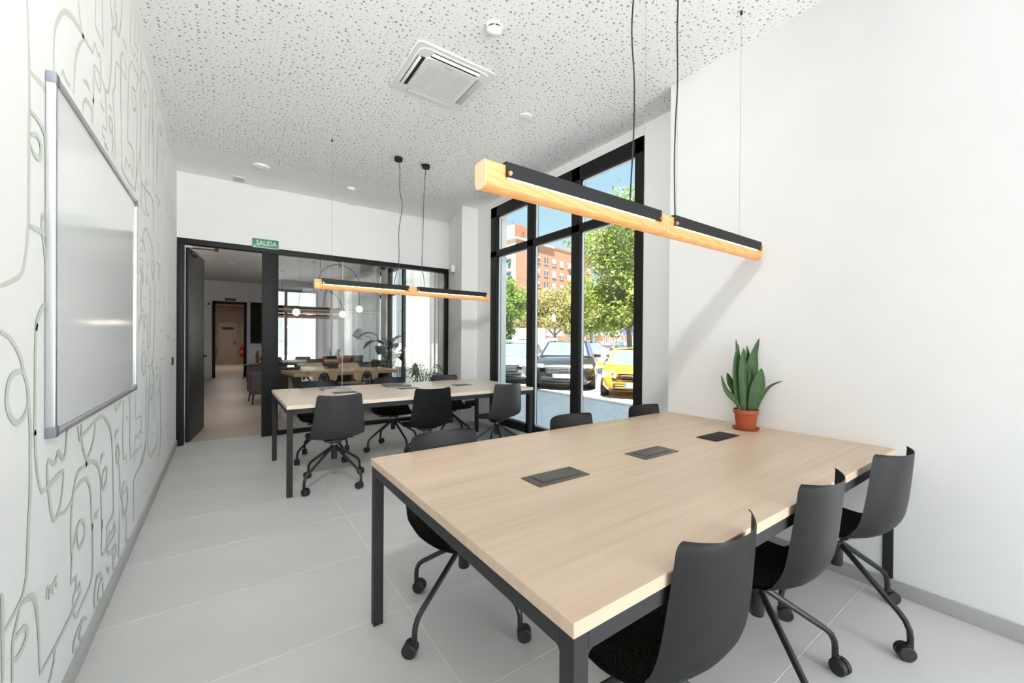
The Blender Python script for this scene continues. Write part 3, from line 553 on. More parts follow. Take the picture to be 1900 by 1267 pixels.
GA, GB, GC, GD = ['swivel chairs on the %s' % q for q in ('near side of the foreground table', 'far side of the foreground table', 'near side of the far table', 'glass screen side of the far table')]
chairs = [                                                     # label, x, y, turn of the seat, turn of the star base (deg), group
 ('charcoal swivel chair nearest the camera, tucked under the near edge of the oak table', 1.03, 0.735, 0.0, 50, GA),
 ('charcoal swivel chair, middle of the three along the near edge of the foreground table', 1.70, 0.735, 0.02, 55, GA),
 ('charcoal swivel chair by the right wall, at the plant end of the near table edge', 2.40, 0.685, -0.10, 66, GA),
 ('charcoal swivel chair under the left far corner of the foreground table, its legs in view', 0.92, 1.675, PI+0.03, 22, GB),
 ('charcoal swivel chair whose back top shows over the foreground table middle, before the window', 1.785, 1.665, PI+0.02, 15, GB),
 ('charcoal swivel chair whose back top shows over the foreground table by the window frame end', 2.49, 1.65, PI+0.04, 40, GB),
 ('charcoal swivel chair with its back to us at the left end of the far table', 0.80, 3.85, 0.02, 32, GC),
 ('charcoal swivel chair with its back to us at the middle of the far table', 1.67, 3.86, -0.05, 20, GC),
 ('charcoal swivel chair with its back to us at the window end of the far table', 2.52, 3.84, 0.06, 70, GC),
 ('charcoal swivel chair across the far table, behind the pale laptop', 0.88, 4.745, PI+0.14, 28, GD),
 ('charcoal swivel chair across the far table, behind the dark laptop', 1.64, 4.745, PI-0.06, 10, GD),
 ('charcoal swivel chair across the far table, next to the palm and the pillar', 2.39, 4.72, PI, 35, GD),
]
ch0 = swivel_chair(chairs[0][0], chairs[0][5])
for k, (lb, x, y, rz, sp, gp) in enumerate(chairs):
    if k == 0: r_ = ch0; r_.location = (x, y, 0); r_.rotation_euler = (0, 0, rz)
    else: r_ = dup(ch0, (x, y, 0), rz, lb, gp)
    i_ = 0
    for c_ in r_.children:
        if c_.name.startswith('leg'):
            c_.rotation_euler = (0, 0, math.radians(sp+90*i_)-rz); i_ += 1
            for q_ in c_.children: q_.rotation_euler = (0, 0, 0.5+1.7*i_+0.9*k)

# ------------------------------------------------------------------ on the tables
def laptop(label, mt, x0, y0, x1, y1, rz):
    t = thing('laptop', label, 'laptop', ((x0+x1)/2, (y0+y1)/2, 0.7428), rz, 'closed laptops on the far table'); w, d = abs(x1-x0), abs(y1-y0)
    obj('base', box(B(), (0, 0, 0.0055), (w, d, 0.009), bev=0.003), mt, t); obj('lid', box(B(), (0, 0, 0.0135), (w, d, 0.006), bev=0.0025), mt, t)
    bm = B(); box(bm, (0, d/2-0.006, 0.0098), (w*0.7, 0.008, 0.006), bev=0.002); obj('hinge', bm, 'rubber', t)
    lathe_bm = lathe(B(), [(0, 0.0165), (0.013, 0.0165), (0.012, 0.0171), (0, 0.0171)], 14); obj('emblem', lathe_bm, 'chrome', t)
laptop('closed pale silver laptop lying on the far table, left of the other one', 'laptop', 0.835, 4.515, 1.105, 4.755, 0.04)
laptop('closed darker grey laptop lying on the middle of the far table', 'laptop_dark', 1.50, 4.51, 1.775, 4.765, -0.03)

def strap_leaf(bm, path, width, lat, fold=0.25, n=10, tw=0.0):
    """a long leaf: path is the midrib, lat the sideways direction, width the greatest width"""
    P = crom(path, n); k = len(P); lat = Vector(lat).normalized(); rows = []
    for i, p in enumerate(P):
        s = i/(k-1); w = width*0.5*(0.55+0.45*math.sin(min(1, s/0.55)*PI/2) if s < 0.55 else max(0.0, 1-((s-0.55)/0.45)**1.55))
        d = (P[min(i+1, k-1)]-P[max(i-1, 0)]).normalized(); l = lat-d*lat.dot(d); l.normalize(); l = Matrix.Rotation(tw*s, 3, d) @ l; nn = d.cross(l)
        rows.append([bm.verts.new(p+l*(w*q)+nn*(abs(q)*w*fold)) for q in (-1, -0.5, 0, 0.5, 1)])
    for a, b in zip(rows, rows[1:]):
        for j in range(4): bm.faces.new((a[j], a[j+1], b[j+1], b[j]))
    bmesh.ops.recalc_face_normals(bm, faces=bm.faces[:]); bmesh.ops.solidify(bm, geom=bm.faces[:], thickness=0.002); return bm
pl = thing('potted_snake_plant', 'snake plant in a small terracotta pot at the right end of the foreground table', 'plant', (2.640, 1.215, 0.7428))
obj('saucer', lathe(B(), [(0, 0.0), (0.066, 0.0), (0.077, 0.012), (0.074, 0.013), (0.064, 0.004), (0, 0.004)], 32), 'terracotta', pl)
obj('pot', lathe(B(), [(0, 0.005), (0.052, 0.005), (0.064, 0.098), (0.070, 0.100), (0.071, 0.124), (0.067, 0.125), (0.064, 0.112), (0, 0.112)], 32), 'terracotta', pl)
obj('soil', lathe(B(), [(0, 0.108), (0.063, 0.108), (0.06, 0.115), (0, 0.118)], 20), 'soil', pl)
K = 1/(300*5.76); RX = Vector((0.816, -0.578, 0)); RD = Vector((0.578, 0.816, 0))
def LP(u, v, d): return RX*((u-490)*K) + RD*d + Vector((0, 0, 0.121-(v-900)*K))
leaves = [([(440, 930, .0), (425, 700, .008), (410, 430, .012), (418, 195, .02)], 105, .3), ([(465, 930, -.01), (455, 700, -.014), (445, 430, -.012), (452, 235, -.01)], 95, .3),
 ([(555, 930, .01), (565, 650, .02), (590, 400, .03), (668, 130, .04)], 118, .3), ([(545, 930, -.02), (570, 760, -.03), (602, 600, -.036), (622, 450, -.03)], 150, .2),
 ([(590, 930, .0), (640, 780, -.01), (720, 650, -.02), (845, 582, -.03)], 42, .9), ([(430, 870, .0), (370, 790, .0), (280, 690, .0), (230, 530, .01)], 62, .8),
 ([(440, 850, .03), (410, 690, .05), (370, 600, .055), (338, 512, .06)], 80, .3), ([(610, 850, .03), (660, 680, .05), (685, 590, .06), (690, 522, .06)], 62, .3),
 ([(590, 900, .03), (625, 600, .045), (650, 450, .05), (665, 310, .055)], 62, .5), ([(500, 930, .02), (500, 650, .03), (505, 420, .035), (512, 258, .04)], 48, .4),
 ([(470, 930, .03), (460, 600, .05), (450, 330, .055), (430, 145, .06)], 50, .5), ([(560, 930, .035), (580, 600, .06), (575, 350, .06), (552, 212, .06)], 55, .5),
 ([(515, 930, -.005), (530, 700, -.01), (522, 540, -.01), (515, 400, .0)], 52, 1.2), ([(410, 930, -.02), (405, 890, -.025), (402, 850, -.02)], 34, .3)]
for pth, w, tw in leaves:
    obj('leaf', strap_leaf(B(), [LP(*q) for q in pth], w*K*1.05, RX, 0.25, 6, tw*0.5), 'snake', pl, ang=1.2)

# ------------------------------------------------------------------ linear pendant lamps
def pendant(label, y, segs, ztop, wires, cables, roses, wob):
    x0, x1 = segs[0][0], segs[-1][1]
    t = thing('linear_pendant', label, 'lamp', ((x0+x1)/2, y, ztop)); cx = (x0+x1)/2
    for i, (a, b, ea, eb) in enumerate(segs):
        def sec(k):                                             # amber tube section (y, z), rounded below, flat above
            return [(-0.036, -0.012), (-0.034, -0.075), (-0.028, -0.092), (-0.012, -0.100), (0.012, -0.100), (0.028, -0.092), (0.034, -0.075), (0.036, -0.012), (0.026, -0.006), (-0.026, -0.006)]
        bm = B(); prism(bm, sec(0), a-ea-cx, b+eb-cx, lambda p, q, h: (h, p, q)); tb = obj('diffuser', bm, 'amber', t, ang=0.9)
        for xx, s in ((a-ea-cx, -1), (b+eb-cx, 1)):
            bm = B(); prism(bm, [(p*1.02, q*1.01) for p, q in sec(0)], min(xx, xx+s*0.004), max(xx, xx+s*0.004), lambda p, q, h: (h, p, q)); obj('end_cap', bm, 'amberend', tb, ang=0.5)
        bm = B(); w = 0.0415
        prof = [(-w, -0.053), (-w, 0.0), (w, 0.0), (w, -0.053), (w-0.003, -0.053), (w-0.003, -0.003), (-w+0.003, -0.003), (-w+0.003, -0.053)]
        prism(bm, prof, a-cx, b-cx, lambda p, q, h: (h, p, q)); cv = obj('cover', bm, 'lampblack', t, ang=0.4)
        for xx in (a+0.014-cx, b-0.010-cx):
            bm = B(); lathe(bm, [(0, -w-0.010), (0.007, -w-0.010), (0.008, -w-0.006), (0.008, -w), (0, -w)], 14, (xx, 0, -0.040), 'y'); obj('knob', bm, 'copper', cv)
        bm = B(); box2(bm, (a+0.01-cx, -0.0405, -0.0575), (b-0.05-cx, -0.0365, -0.053)); obj('led_strip', bm, 'led', cv)
        bm = B(); box2(bm, (a+0.01-cx, 0.0365, -0.0575), (b-0.05-cx, 0.0405, -0.053)); obj('led_strip', bm, 'led', cv)
    H = ZC-ztop
    for x in wires:
        bm = B(); tube(bm, [(x-cx, 0, -0.002), (x-cx, 0, H)], 0.0008, 5); cyl(bm, (x-cx, 0, 0), (x-cx, 0, 0.014), 0.006, n=8); obj('suspension_wire', bm, 'wire', t)
        bm = B(); cyl(bm, (x-cx, 0, H-0.022), (x-cx, 0, H), 0.007, n=8); obj('wire_anchor', bm, 'lampblack', t)
    for (xb, xt), wb in zip(cables, wob):
        pts = [(xb-cx, 0, -0.002)] + [(xb+(xt-xb)*q-cx+dx, dy, H*q) for q, dx, dy in wb] + [(xt-cx, 0, H-0.02)]
        obj('cable', tube(B(), crom(pts, 7), 0.0034, 8), 'lampblack', t)
    for xr in roses:
        bm = B(); lathe(bm, [(0, H-0.038), (0.040, H-0.038), (0.043, H-0.034), (0.043, H), (0, H)], 24, (xr-cx, 0, 0)); lathe(bm, [(0, H-0.046), (0.008, H-0.046), (0.010, H-0.038), (0, H-0.038)], 10, (xr-cx, 0, 0)); obj('ceiling_rose', bm, 'lampblack', t)
    return t
pendant('black and amber linear pendant lamp hanging over the foreground table', 1.20, [(0.790, 1.678, 0.075, 0.040), (1.782, 2.695, 0.045, 0.028)], 1.897,
        [0.875, 1.60, 1.86, 2.50], [(1.500, 1.53), (1.85, 1.85)], [1.53, 1.85],
        [[(0.05, 0.0, 0), (0.25, 0.012, 0), (0.42, 0.008, 0), (0.6, -0.018, 0.0), (0.85, 0.006, 0)], [(0.04, -0.004, 0), (0.2, -0.012, 0), (0.36, -0.006, 0), (0.52, 0.008, 0), (0.7, 0.0, 0), (0.86, 0.006, 0)]])
pendant('black and amber linear pendant lamp hanging over the far table', 4.31, [(0.768, 1.645, 0.055, 0.042), (1.738, 2.636, 0.045, 0.038)], 1.868,
        [0.863, 1.55, 1.80, 2.55], [(1.500, 1.532), (1.835, 1.849)], [1.532, 1.849],
        [[(0.05, 0.0, 0), (0.2, 0.035, 0), (0.42, 0.025, 0), (0.62, 0.055, 0), (0.74, 0.025, 0), (0.9, 0.018, 0)], [(0.06, -0.002, 0), (0.18, -0.03, 0), (0.4, -0.025, 0), (0.7, -0.022, 0), (0.9, -0.01, 0)]])

# ------------------------------------------------------------------ ceiling fittings
ac = thing('air_conditioner', 'square white ceiling cassette air conditioner with open flaps', 'air conditioner', (1.337, 2.836, ZC), 0.0)
h = 0.305
def ring_plate(bm, ho, hi, z0, z1, r=0.06):
    def rr(hh, rad, n=5):
        out = []
        for cx_, cy_, a0 in ((1, 1, 0), (-1, 1, PI/2), (-1, -1, PI), (1, -1, 1.5*PI)):
            for k in range(n+1): a = a0+k/n*PI/2; out.append((cx_*(hh-rad)+rad*math.cos(a), cy_*(hh-rad)+rad*math.sin(a)))
        return out
    prism(bm, rr(ho, r), z0, z1); return bm
bm = B(); ring_plate(bm, h, 0, -0.010, -0.0005, 0.045); obj('panel', bm, 'white', ac)
bm = B(); ring_plate(bm, 0.272, 0, -0.016, -0.010, 0.06); obj('inner_panel', bm, 'white', ac)
for k in range(4):
    a = k*PI/2; R3 = Matrix.Rotation(a, 4, 'Z')
    def rb(bm, c, s, **kw):
        box(bm, c, s, **kw); return bm
    bm = B(); box(bm, (0, 0.233, -0.0168), (0.36, 0.052, 0.002)); bmesh.ops.transform(bm, matrix=R3, verts=bm.verts[:]); obj('slot', bm, 'dark' if k in (1, 2) else 'capgrey', ac)
    bm = B(); box(bm, *(((0, 0.247, -0.026), (0.37, 0.020, 0.004)) if k in (1, 2) else ((0, 0.233, -0.0195), (0.358, 0.047, 0.003))), rx=0.45 if k in (1, 2) else 0.0, bev=0.001); bmesh.ops.transform(bm, matrix=R3, verts=bm.verts[:]); obj('flap', bm, 'white' if k != 3 else 'whitegrey', ac)  # grey on one white flap paints in how it is lit
bm = B(); ring_plate(bm, 0.200, 0, -0.024, -0.016, 0.02); gr = obj('grille', bm, 'white', ac)
bm = B(); box(bm, (0, 0.0, -0.0245), (0.335, 0.30, 0.001)); obj('grille_mesh', bm, 'whitegrey', gr)
bm = B()
for i in range(28): box(bm, (0, -0.145+i*0.0107, -0.0255), (0.335, 0.003, 0.0015))
for x in (-0.056, 0.056): box(bm, (x, 0, -0.0258), (0.006, 0.30, 0.002))
g_ = obj('grille_slat', bm, 'white', gr); g_['kind'] = 'stuff'
bm = B(); box(bm, (-0.03, -0.177, -0.0246), (0.06, 0.012, 0.0015), bev=0.0005); obj('badge', bm, 'whitegrey', gr)

dt = thing('smoke_detector', 'round white domed smoke detector on the perforated ceiling beyond the lamp', 'detector', (1.375, 2.16, ZC))
obj('base', lathe(B(), [(0, -0.014), (0.048, -0.014), (0.052, -0.010), (0.052, 0), (0, 0)], 32), 'white', dt)
obj('vent_ring', lathe(B(), [(0, -0.026), (0.044, -0.026), (0.044, -0.014), (0, -0.014)], 32), 'dark', dt)
bm = B()
for k in range(6): a = k*PI/3; box(bm, (0.044*math.cos(a), 0.044*math.sin(a), -0.020), (0.008, 0.006, 0.013), rz=a)
obj('rib', bm, 'white', dt)
obj('dome', lathe(B(), [(0, -0.052), (0.020, -0.050), (0.040, -0.040), (0.048, -0.028), (0.048, -0.026), (0, -0.026)], 32), 'white', dt)
def disc(name, label, cat, x, y, r, hgt, group=None):
    t = thing(name, label, cat, (x, y, ZC), group=group)
    obj('rim', lathe(B(), [(r*0.72, -hgt), (r*0.95, -hgt*0.7), (r, 0), (r*0.7, 0)], 32), 'white', t)
    obj('groove', lathe(B(), [(0, -hgt*0.75), (r*0.76, -hgt*0.75), (r*0.76, 0), (0, 0)], 32), 'capgrey', t)
    obj('cover', lathe(B(), [(0, -hgt*1.15), (r*0.55, -hgt*1.12), (r*0.69, -hgt*0.85), (r*0.69, -0.002), (0, -0.002)], 32), 'white', t)
disc('ceiling_sensor', 'small round white sensor on the ceiling in front of the window', 'sensor', 2.151, 2.86, 0.058, 0.010)
disc('ceiling_sensor', 'round white sensor on the plain ceiling strip left of the lamp roses', 'sensor', 0.335, 5.453, 0.085, 0.028)
disc('ceiling_sensor', 'small round white sensor on the plain ceiling strip right of the thin lamp wire', 'sensor', 1.339, 5.546, 0.052, 0.030)
t = thing('ceiling_speaker', 'flat square pale grille in the ceiling corner above the door', 'grille', (0.14, 6.06, ZC))
obj('frame', box(B(), (0, 0, -0.004), (0.125, 0.20, 0.008), bev=0.003), 'white', t); obj('grille', box(B(), (0, 0, -0.0085), (0.105, 0.18, 0.002)), 'whitegrey', t)

# ------------------------------------------------------------------ things on the walls
wb = thing('whiteboard', 'glossy whiteboard in an aluminium frame on the mural wall', 'whiteboard', (XL, (1.894+3.35)/2, (0.972+2.103)/2))
hw_, hh_ = (3.35-1.894)/2, (2.103-0.972)/2
obj('panel', box2(B(), (0.006, -hw_+0.012, -hh_+0.012), (0.016, hw_-0.012, hh_-0.012)), 'board', wb)
for sgn, nm in ((-1, 'frame_side'), (1, 'frame_side')): obj(nm, box2(B(), (0.001, sgn*hw_-0.010, -hh_+0.02), (0.024, sgn*hw_+0.010, hh_-0.02), bev=0.003), 'alu', wb)
for sgn in (-1, 1): obj('frame_rail', box2(B(), (0.001, -hw_+0.02, sgn*hh_-0.010), (0.024, hw_-0.02, sgn*hh_+0.010), bev=0.003), 'alu', wb)
for sy in (-1, 1):
    for sz in (-1, 1): obj('corner_cap', box2(B(), (0.0005, sy*hw_-0.012+(-0.012 if sy > 0 else 0), sz*hh_-0.012+(-0.012 if sz > 0 else 0)), (0.026, sy*hw_+0.012+(0.012 if sy < 0 else 0), sz*hh_+0.012+(0.012 if sz < 0 else 0)), bev=0.004), 'capgrey', wb)
t = thing('light_switch', 'black light switch on the mural wall beside the door frame', 'switch', (XL, 5.71, 1.03))
obj('plate', box(B(), (0.005, 0, 0), (0.010, 0.085, 0.085), bev=0.002), 'rubber', t); obj('rocker', box(B(), (0.011, 0, 0), (0.004, 0.05, 0.055), bev=0.001), 'black', t)
t = thing('exit_sign', 'green SALIDA exit sign above the glass screen post', 'sign', (0.438, 6.185, 2.513))
obj('plate', box(B(), (0, 0.004, 0), (0.293, 0.004, 0.118), bev=0.001), 'green_sign', t)
text('lettering', 'SALIDA', 0.088, 'sign_letter', t, (0.010, 0.0015, 0.006), (PI/2, 0, 0), sx=0.80)
bm = B(); box(bm, (0, 0.0013, -0.050), (0.285, 0.001, 0.006)); tube(bm, [(-0.125, 0.0012, -0.045), (-0.115, 0.0012, -0.025)], 0.006, 6); obj('border', bm, 'sign_letter', t)
t = thing('alarm_box', 'small white alarm box high on the pillar beside the glass screen', 'alarm', (2.965, 5.79, 2.40), math.atan2(6.26-5.288, 3.091-2.833)-PI/2)
obj('case', box(B(), (-0.028, 0, 0), (0.055, 0.155, 0.115), bev=0.008), 'white', t); obj('vent', box(B(), (-0.0565, 0, -0.02), (0.002, 0.10, 0.03)), 'whitegrey', t)
t = thing('socket_box', 'black wall socket box low on the pillar behind the far table', 'socket', (2.845, 5.288, 0.335))
t.location = (2.98, 5.288, 0.345)
obj('case', box(B(), (0, -0.016, 0), (0.16, 0.032, 0.085), bev=0.003), 'rubber', t); obj('cover', box(B(), (0, -0.034, 0), (0.13, 0.004, 0.06), bev=0.001), 'black', t)

# feathery palm by the screen
def palm(label, x, y, n, R, hgt, seed):
    rnd = random.Random(seed); t = thing('potted_palm', label, 'plant', (x, y, 0))
    obj('pot', lathe(B(), [(0, 0), (0.11, 0), (0.14, 0.26), (0.145, 0.28), (0.13, 0.28), (0.125, 0.25), (0, 0.25)], 24), 'anthr', t)
    obj('soil', lathe(B(), [(0, 0.245), (0.128, 0.245), (0.12, 0.262), (0, 0.265)], 18), 'soil', t)
    for k in range(n):
        a = 2*PI*k/n + rnd.uniform(-.2, .2); rr = R*rnd.uniform(.6, 1.0); hh = hgt*rnd.uniform(.72, 1.0); up = rnd.uniform(.55, 1)
        d = Vector((math.cos(a), math.sin(a), 0)); pts = crom([(0, 0, 0.25), tuple(d*rr*0.18+Vector((0, 0, 0.25+(hh-0.25)*0.55))), tuple(d*rr*0.6+Vector((0, 0, hh))), tuple(d*rr+Vector((0, 0, hh*0.86)))], 7)
        bm = B(); tube(bm, pts, [0.006*(1-0.7*i/len(pts)) for i in range(len(pts))], 5)
        lat = Vector((-d.y, d.x, 0)); m_ = len(pts)
        for i in range(5, m_-1):
            for s in (-1, 1):
                ln = 0.17*math.sin(PI*(0.18+0.78*(i-5)/(m_-5)))*rnd.uniform(.85, 1.15); dr = (lat*s*0.8+d*0.65+Vector((0, 0, rnd.uniform(-.25, .25)))).normalized()
                p = pts[i]; w = Vector((0, 0, 1)).cross(dr).normalized()*0.009
                v = [bm.verts.new(q) for q in (p-w*0.4, p+w*0.4, p+dr*ln*0.5+w, p+dr*ln-Vector((0, 0, ln*0.2)), p+dr*ln*0.5-w)]
                bm.faces.new((v[0], v[4], v[3], v[2], v[1]))
        obj('frond', bm, 'palm', t, smooth=False)
    return t
palm('feathery green palm in a dark pot behind the far table beside the pillar', 2.47, 5.80, 15, 0.38, 0.92, 3)

# ------------------------------------------------------------------ lounge beyond the glass
YL, ZL = 16.3, 3.15
struct(obj('floor', box2(B(), (-0.75, 6.334, -0.25), (3.40, 26.2, 0)), 'lounge_floor'), 'beige floor of the lounge and passage')
struct(obj('ceiling', box2(B(), (-0.75, 6.38, ZL), (3.40, 16.5, ZL+0.3)), 'wall_lounge'), 'plain ceiling of the lounge')
bm = B(); box2(bm, (-0.75, 6.38, 0), (-0.53, 10.9, ZL)); box2(bm, (-0.75, 12.8, 0), (-0.53, YL, ZL)); box2(bm, (-0.75, 10.9, 2.42), (-0.53, 12.8, ZL)); struct(obj('wall_lounge_left', bm, 'wall_lounge'))
bm = B(); box2(bm, (-0.75, YL, 0), (-0.31, YL+0.15, ZL)); box2(bm, (0.62, YL, 0), (3.40, YL+0.15, ZL)); box2(bm, (-0.31, YL, 2.49), (0.62, YL+0.15, ZL)); struct(obj('wall_lounge_far', bm, 'wall_lounge'))
bm = B()
for a, b in ((6.38, 6.7), (9.55, 9.95), (13.3, YL)): box2(bm, (3.12, a, 0), (3.36, b, ZL))
box2(bm, (3.12, 6.7, 2.95), (3.36, 13.3, ZL)); box2(bm, (3.12, 6.7, 0), (3.36, 13.3, 0.12)); struct(obj('wall_lounge_street', bm, 'wall_lounge'))
w4 = sthing('window_4', 'lounge window to the street behind sheer curtains')
bm = B()
for y in (6.74, 7.7, 8.6, 9.51, 9.99, 11.1, 12.2, 13.26): box2(bm, (3.16, y-0.04, 0.12), (3.24, y+0.04, 2.95))
for a, b in ((6.7, 9.55), (9.95, 13.3)):
    for z in (0.17, 2.35, 2.90): box2(bm, (3.165, a, z-0.04), (3.235, b, z+0.04))
obj('mullion', bm, 'frame', w4)
obj('pane', box2(B(), (3.197, 6.75, 0.2), (3.203, 9.5, 2.9)), 'glass', w4); obj('pane', box2(B(), (3.197, 10.0, 0.2), (3.203, 13.25, 2.9)), 'glass', w4)
# doorway 2 with black lining, passage, door 3
d2 = sthing('door_2', 'black lined doorway from the lounge to the passage')
obj('jamb', box2(B(), (-0.312, YL-0.03, 0), (-0.232, YL+0.17, 2.49), bev=0.004), 'frame', d2); obj('jamb', box2(B(), (0.542, YL-0.03, 0), (0.622, YL+0.17, 2.49), bev=0.004), 'frame', d2)
obj('head', box2(B(), (-0.312, YL-0.03, 2.41), (0.622, YL+0.17, 2.49), bev=0.004), 'frame', d2)
d4 = sthing('door_4', 'dark framed opening in the left lounge wall')
obj('jamb', box2(B(), (-0.56, 12.74, 0), (-0.49, 12.86, 2.46)), 'frame', d4); obj('jamb', box2(B(), (-0.56, 10.84, 0), (-0.49, 10.96, 2.46)), 'frame', d4); obj('head', box2(B(), (-0.56, 10.84, 2.38), (-0.49, 12.86, 2.46)), 'frame', d4)
obj('leaf', box2(B(), (-0.66, 10.9, 0.01), (-0.62, 12.8, 2.4)), 'door_black', d4)
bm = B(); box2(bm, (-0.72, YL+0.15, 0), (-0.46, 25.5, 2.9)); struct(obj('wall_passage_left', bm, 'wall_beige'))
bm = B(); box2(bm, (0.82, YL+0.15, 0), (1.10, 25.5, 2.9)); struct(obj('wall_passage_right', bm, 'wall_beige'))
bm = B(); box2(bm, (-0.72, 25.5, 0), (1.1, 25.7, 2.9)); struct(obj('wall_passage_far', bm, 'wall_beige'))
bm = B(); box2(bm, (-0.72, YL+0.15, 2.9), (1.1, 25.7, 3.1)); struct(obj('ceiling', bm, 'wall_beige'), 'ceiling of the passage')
d3 = sthing('door_3', 'cream door at the end of the passage')
obj('leaf', box2(B(), (-0.23, 25.45, 0.01), (0.56, 25.49, 2.10), bev=0.004), 'cream', d3)
bm = B(); box2(bm, (-0.29, 25.44, 0), (-0.235, 25.5, 2.16)); box2(bm, (0.565, 25.44, 0), (0.62, 25.5, 2.16)); box2(bm, (-0.29, 25.44, 2.105), (0.62, 25.5, 2.16)); obj('frame', bm, 'wall_beige', d3)
bm = B(); box2(bm, (0.44, 25.44, 0.95), (0.50, 25.45, 1.17)); tube(bm, [(0.47, 25.44, 1.06), (0.47, 25.38, 1.06), (0.34, 25.38, 1.06)], 0.012, 8); obj('handle', bm, 'taupe', d3)
bm = B(); box2(bm, (-0.085, 25.435, 1.74), (0.41, 25.45, 1.85)); obj('door_sign', bm, 'dark', d3)
bm = B(); box2(bm, (-0.03, 25.433, 1.787), (0.05, 25.436, 1.803)); box2(bm, (0.09, 25.433, 1.787), (0.16, 25.436, 1.803)); box2(bm, (0.22, 25.433, 1.787), (0.36, 25.436, 1.803)); obj('sign_text', bm, 'whitegrey', d3)
t = thing('exit_sign', 'small shaded green SALIDA exit sign above the far passage doorway', 'sign', (0.165, YL-0.012, 2.562))
obj('plate', box(B(), (0, 0, 0), (0.285, 0.02, 0.085), bev=0.002), 'green_sign_shaded', t); text('lettering', 'SALIDA', 0.062, 'sign_letter_shaded', t, (0, -0.0115, 0), (PI/2, 0, 0), sx=0.8)
def extinguisher(label, x, y):
    t = thing('fire_extinguisher', label, 'fire extinguisher', (x, y, 0.35), group=None)
    obj('cylinder', lathe(B(), [(0, 0), (0.075, 0), (0.08, 0.02), (0.08, 0.42), (0.05, 0.50), (0.025, 0.52), (0.025, 0.55), (0, 0.55)], 20), 'red', t)
    bm = B(); box(bm, (0, 0, 0.57), (0.03, 0.03, 0.05)); box(bm, (0.04, 0, 0.60), (0.14, 0.02, 0.015)); tube(bm, crom([(0.02, -0.01, 0.56), (0.09, -0.03, 0.52), (0.1, -0.03, 0.3), (0.088, -0.03, 0.15)], 4), 0.01, 6); obj('valve', bm, 'rubber', t)
    obj('data_label', box(B(), (0, -0.0785, 0.26), (0.07, 0.006, 0.12)), 'whitegrey', t); obj('bracket', box(B(), (0.0, 0.07, 0.3), (0.05, 0.04, 0.3)), 'rubber', t)
extinguisher('red fire extinguisher on the right passage wall beside the cream door', 0.725, 24.6); extinguisher('red fire extinguisher half hidden by the left side of the far doorway', -0.375, 22.0)
t = thing('moss_picture', 'dark green moss picture on the far lounge wall right of the doorway', 'picture', (1.20, YL, 1.81))
obj('frame', box(B(), (0, -0.025, 0), (0.95, 0.05, 1.38), bev=0.004), 'dark', t)
def mossf(u, v):
    x, z = (u-0.5)*0.90, (v-0.5)*1.33; e_ = 0 if u in (0, 1) or v in (0, 1) else 1
    return (x, -0.05-e_*(0.02+0.02*math.sin(x*31+z*17)+0.018*math.sin(z*41-x*23)), z)
obj('moss', (lambda b: (grid(b, mossf, 26, 34), b)[1])(B()), 'moss', t)
def pad(label, z, s): 
    t = thing('wall_controller', label, 'switch', (-0.53, 13.7, z)); obj('plate', box(B(), (0.008, 0, 0), (0.016, s, s), bev=0.003), 'rubber', t); obj('button', box(B(), (0.018, 0, 0), (0.005, s*0.4, s*0.4), bev=0.001), 'black', t)
pad('upper black control pad on the left lounge wall past the dark opening', 2.09, 0.16); pad('lower black switch on the left lounge wall past the dark opening', 1.09, 0.10)
t = thing('motion_sensor', 'small white sensor with a dark lens high in the left lounge corner', 'sensor', (-0.40, YL, 2.33)); obj('body', box(B(), (0, -0.045, 0), (0.06, 0.09, 0.17), bev=0.012), 'white', t); obj('lens', box(B(), (0, -0.09, 0.05), (0.045, 0.03, 0.06), bev=0.01), 'rubber', t)

# downlights and vents of the lounge ceiling
spots = [(0.149, 12.27), (0.168, 13.74), (1.454, 12.74), (1.884, 12.30), (1.871, 10.36), (2.078, 10.28)]
for i, (x, y) in enumerate(spots):
    t = thing('downlight', ['lit recessed spot, nearer one of the pair seen through the open door', 'lit recessed spot, farther one of the pair seen through the open door', 'lit recessed spot in the lounge ceiling, left one of the far pair', 'lit recessed spot in the lounge ceiling, right one of the far pair', 'lit recessed spot just under the screen head, left of its pair', 'lit recessed spot just under the screen head, right of its pair'][i], 'downlight', (x, y, ZL))
    obj('rim', lathe(B(), [(0.05, -0.010), (0.075, -0.008), (0.08, 0), (0.05, 0)], 20), 'white', t); obj('lens', lathe(B(), [(0, -0.006), (0.052, -0.006), (0.052, -0.001), (0, -0.001)], 20), 'spot', t)
for i, (x, y) in enumerate([(1.214, 11.81), (1.84, 11.0)]):
    t = thing('ceiling_vent', ['round pale vent in the lounge ceiling, left one by the screen post', 'round pale vent in the lounge ceiling, right one before the arc lamp'][i], 'vent', (x, y, ZL))
    obj('rim', lathe(B(), [(0, -0.012), (0.10, -0.012), (0.12, -0.004), (0.12, 0), (0, 0)], 24), 'whitegrey', t); obj('cone', lathe(B(), [(0, -0.035), (0.06, -0.03), (0.075, -0.012), (0, -0.012)], 20), 'white', t)

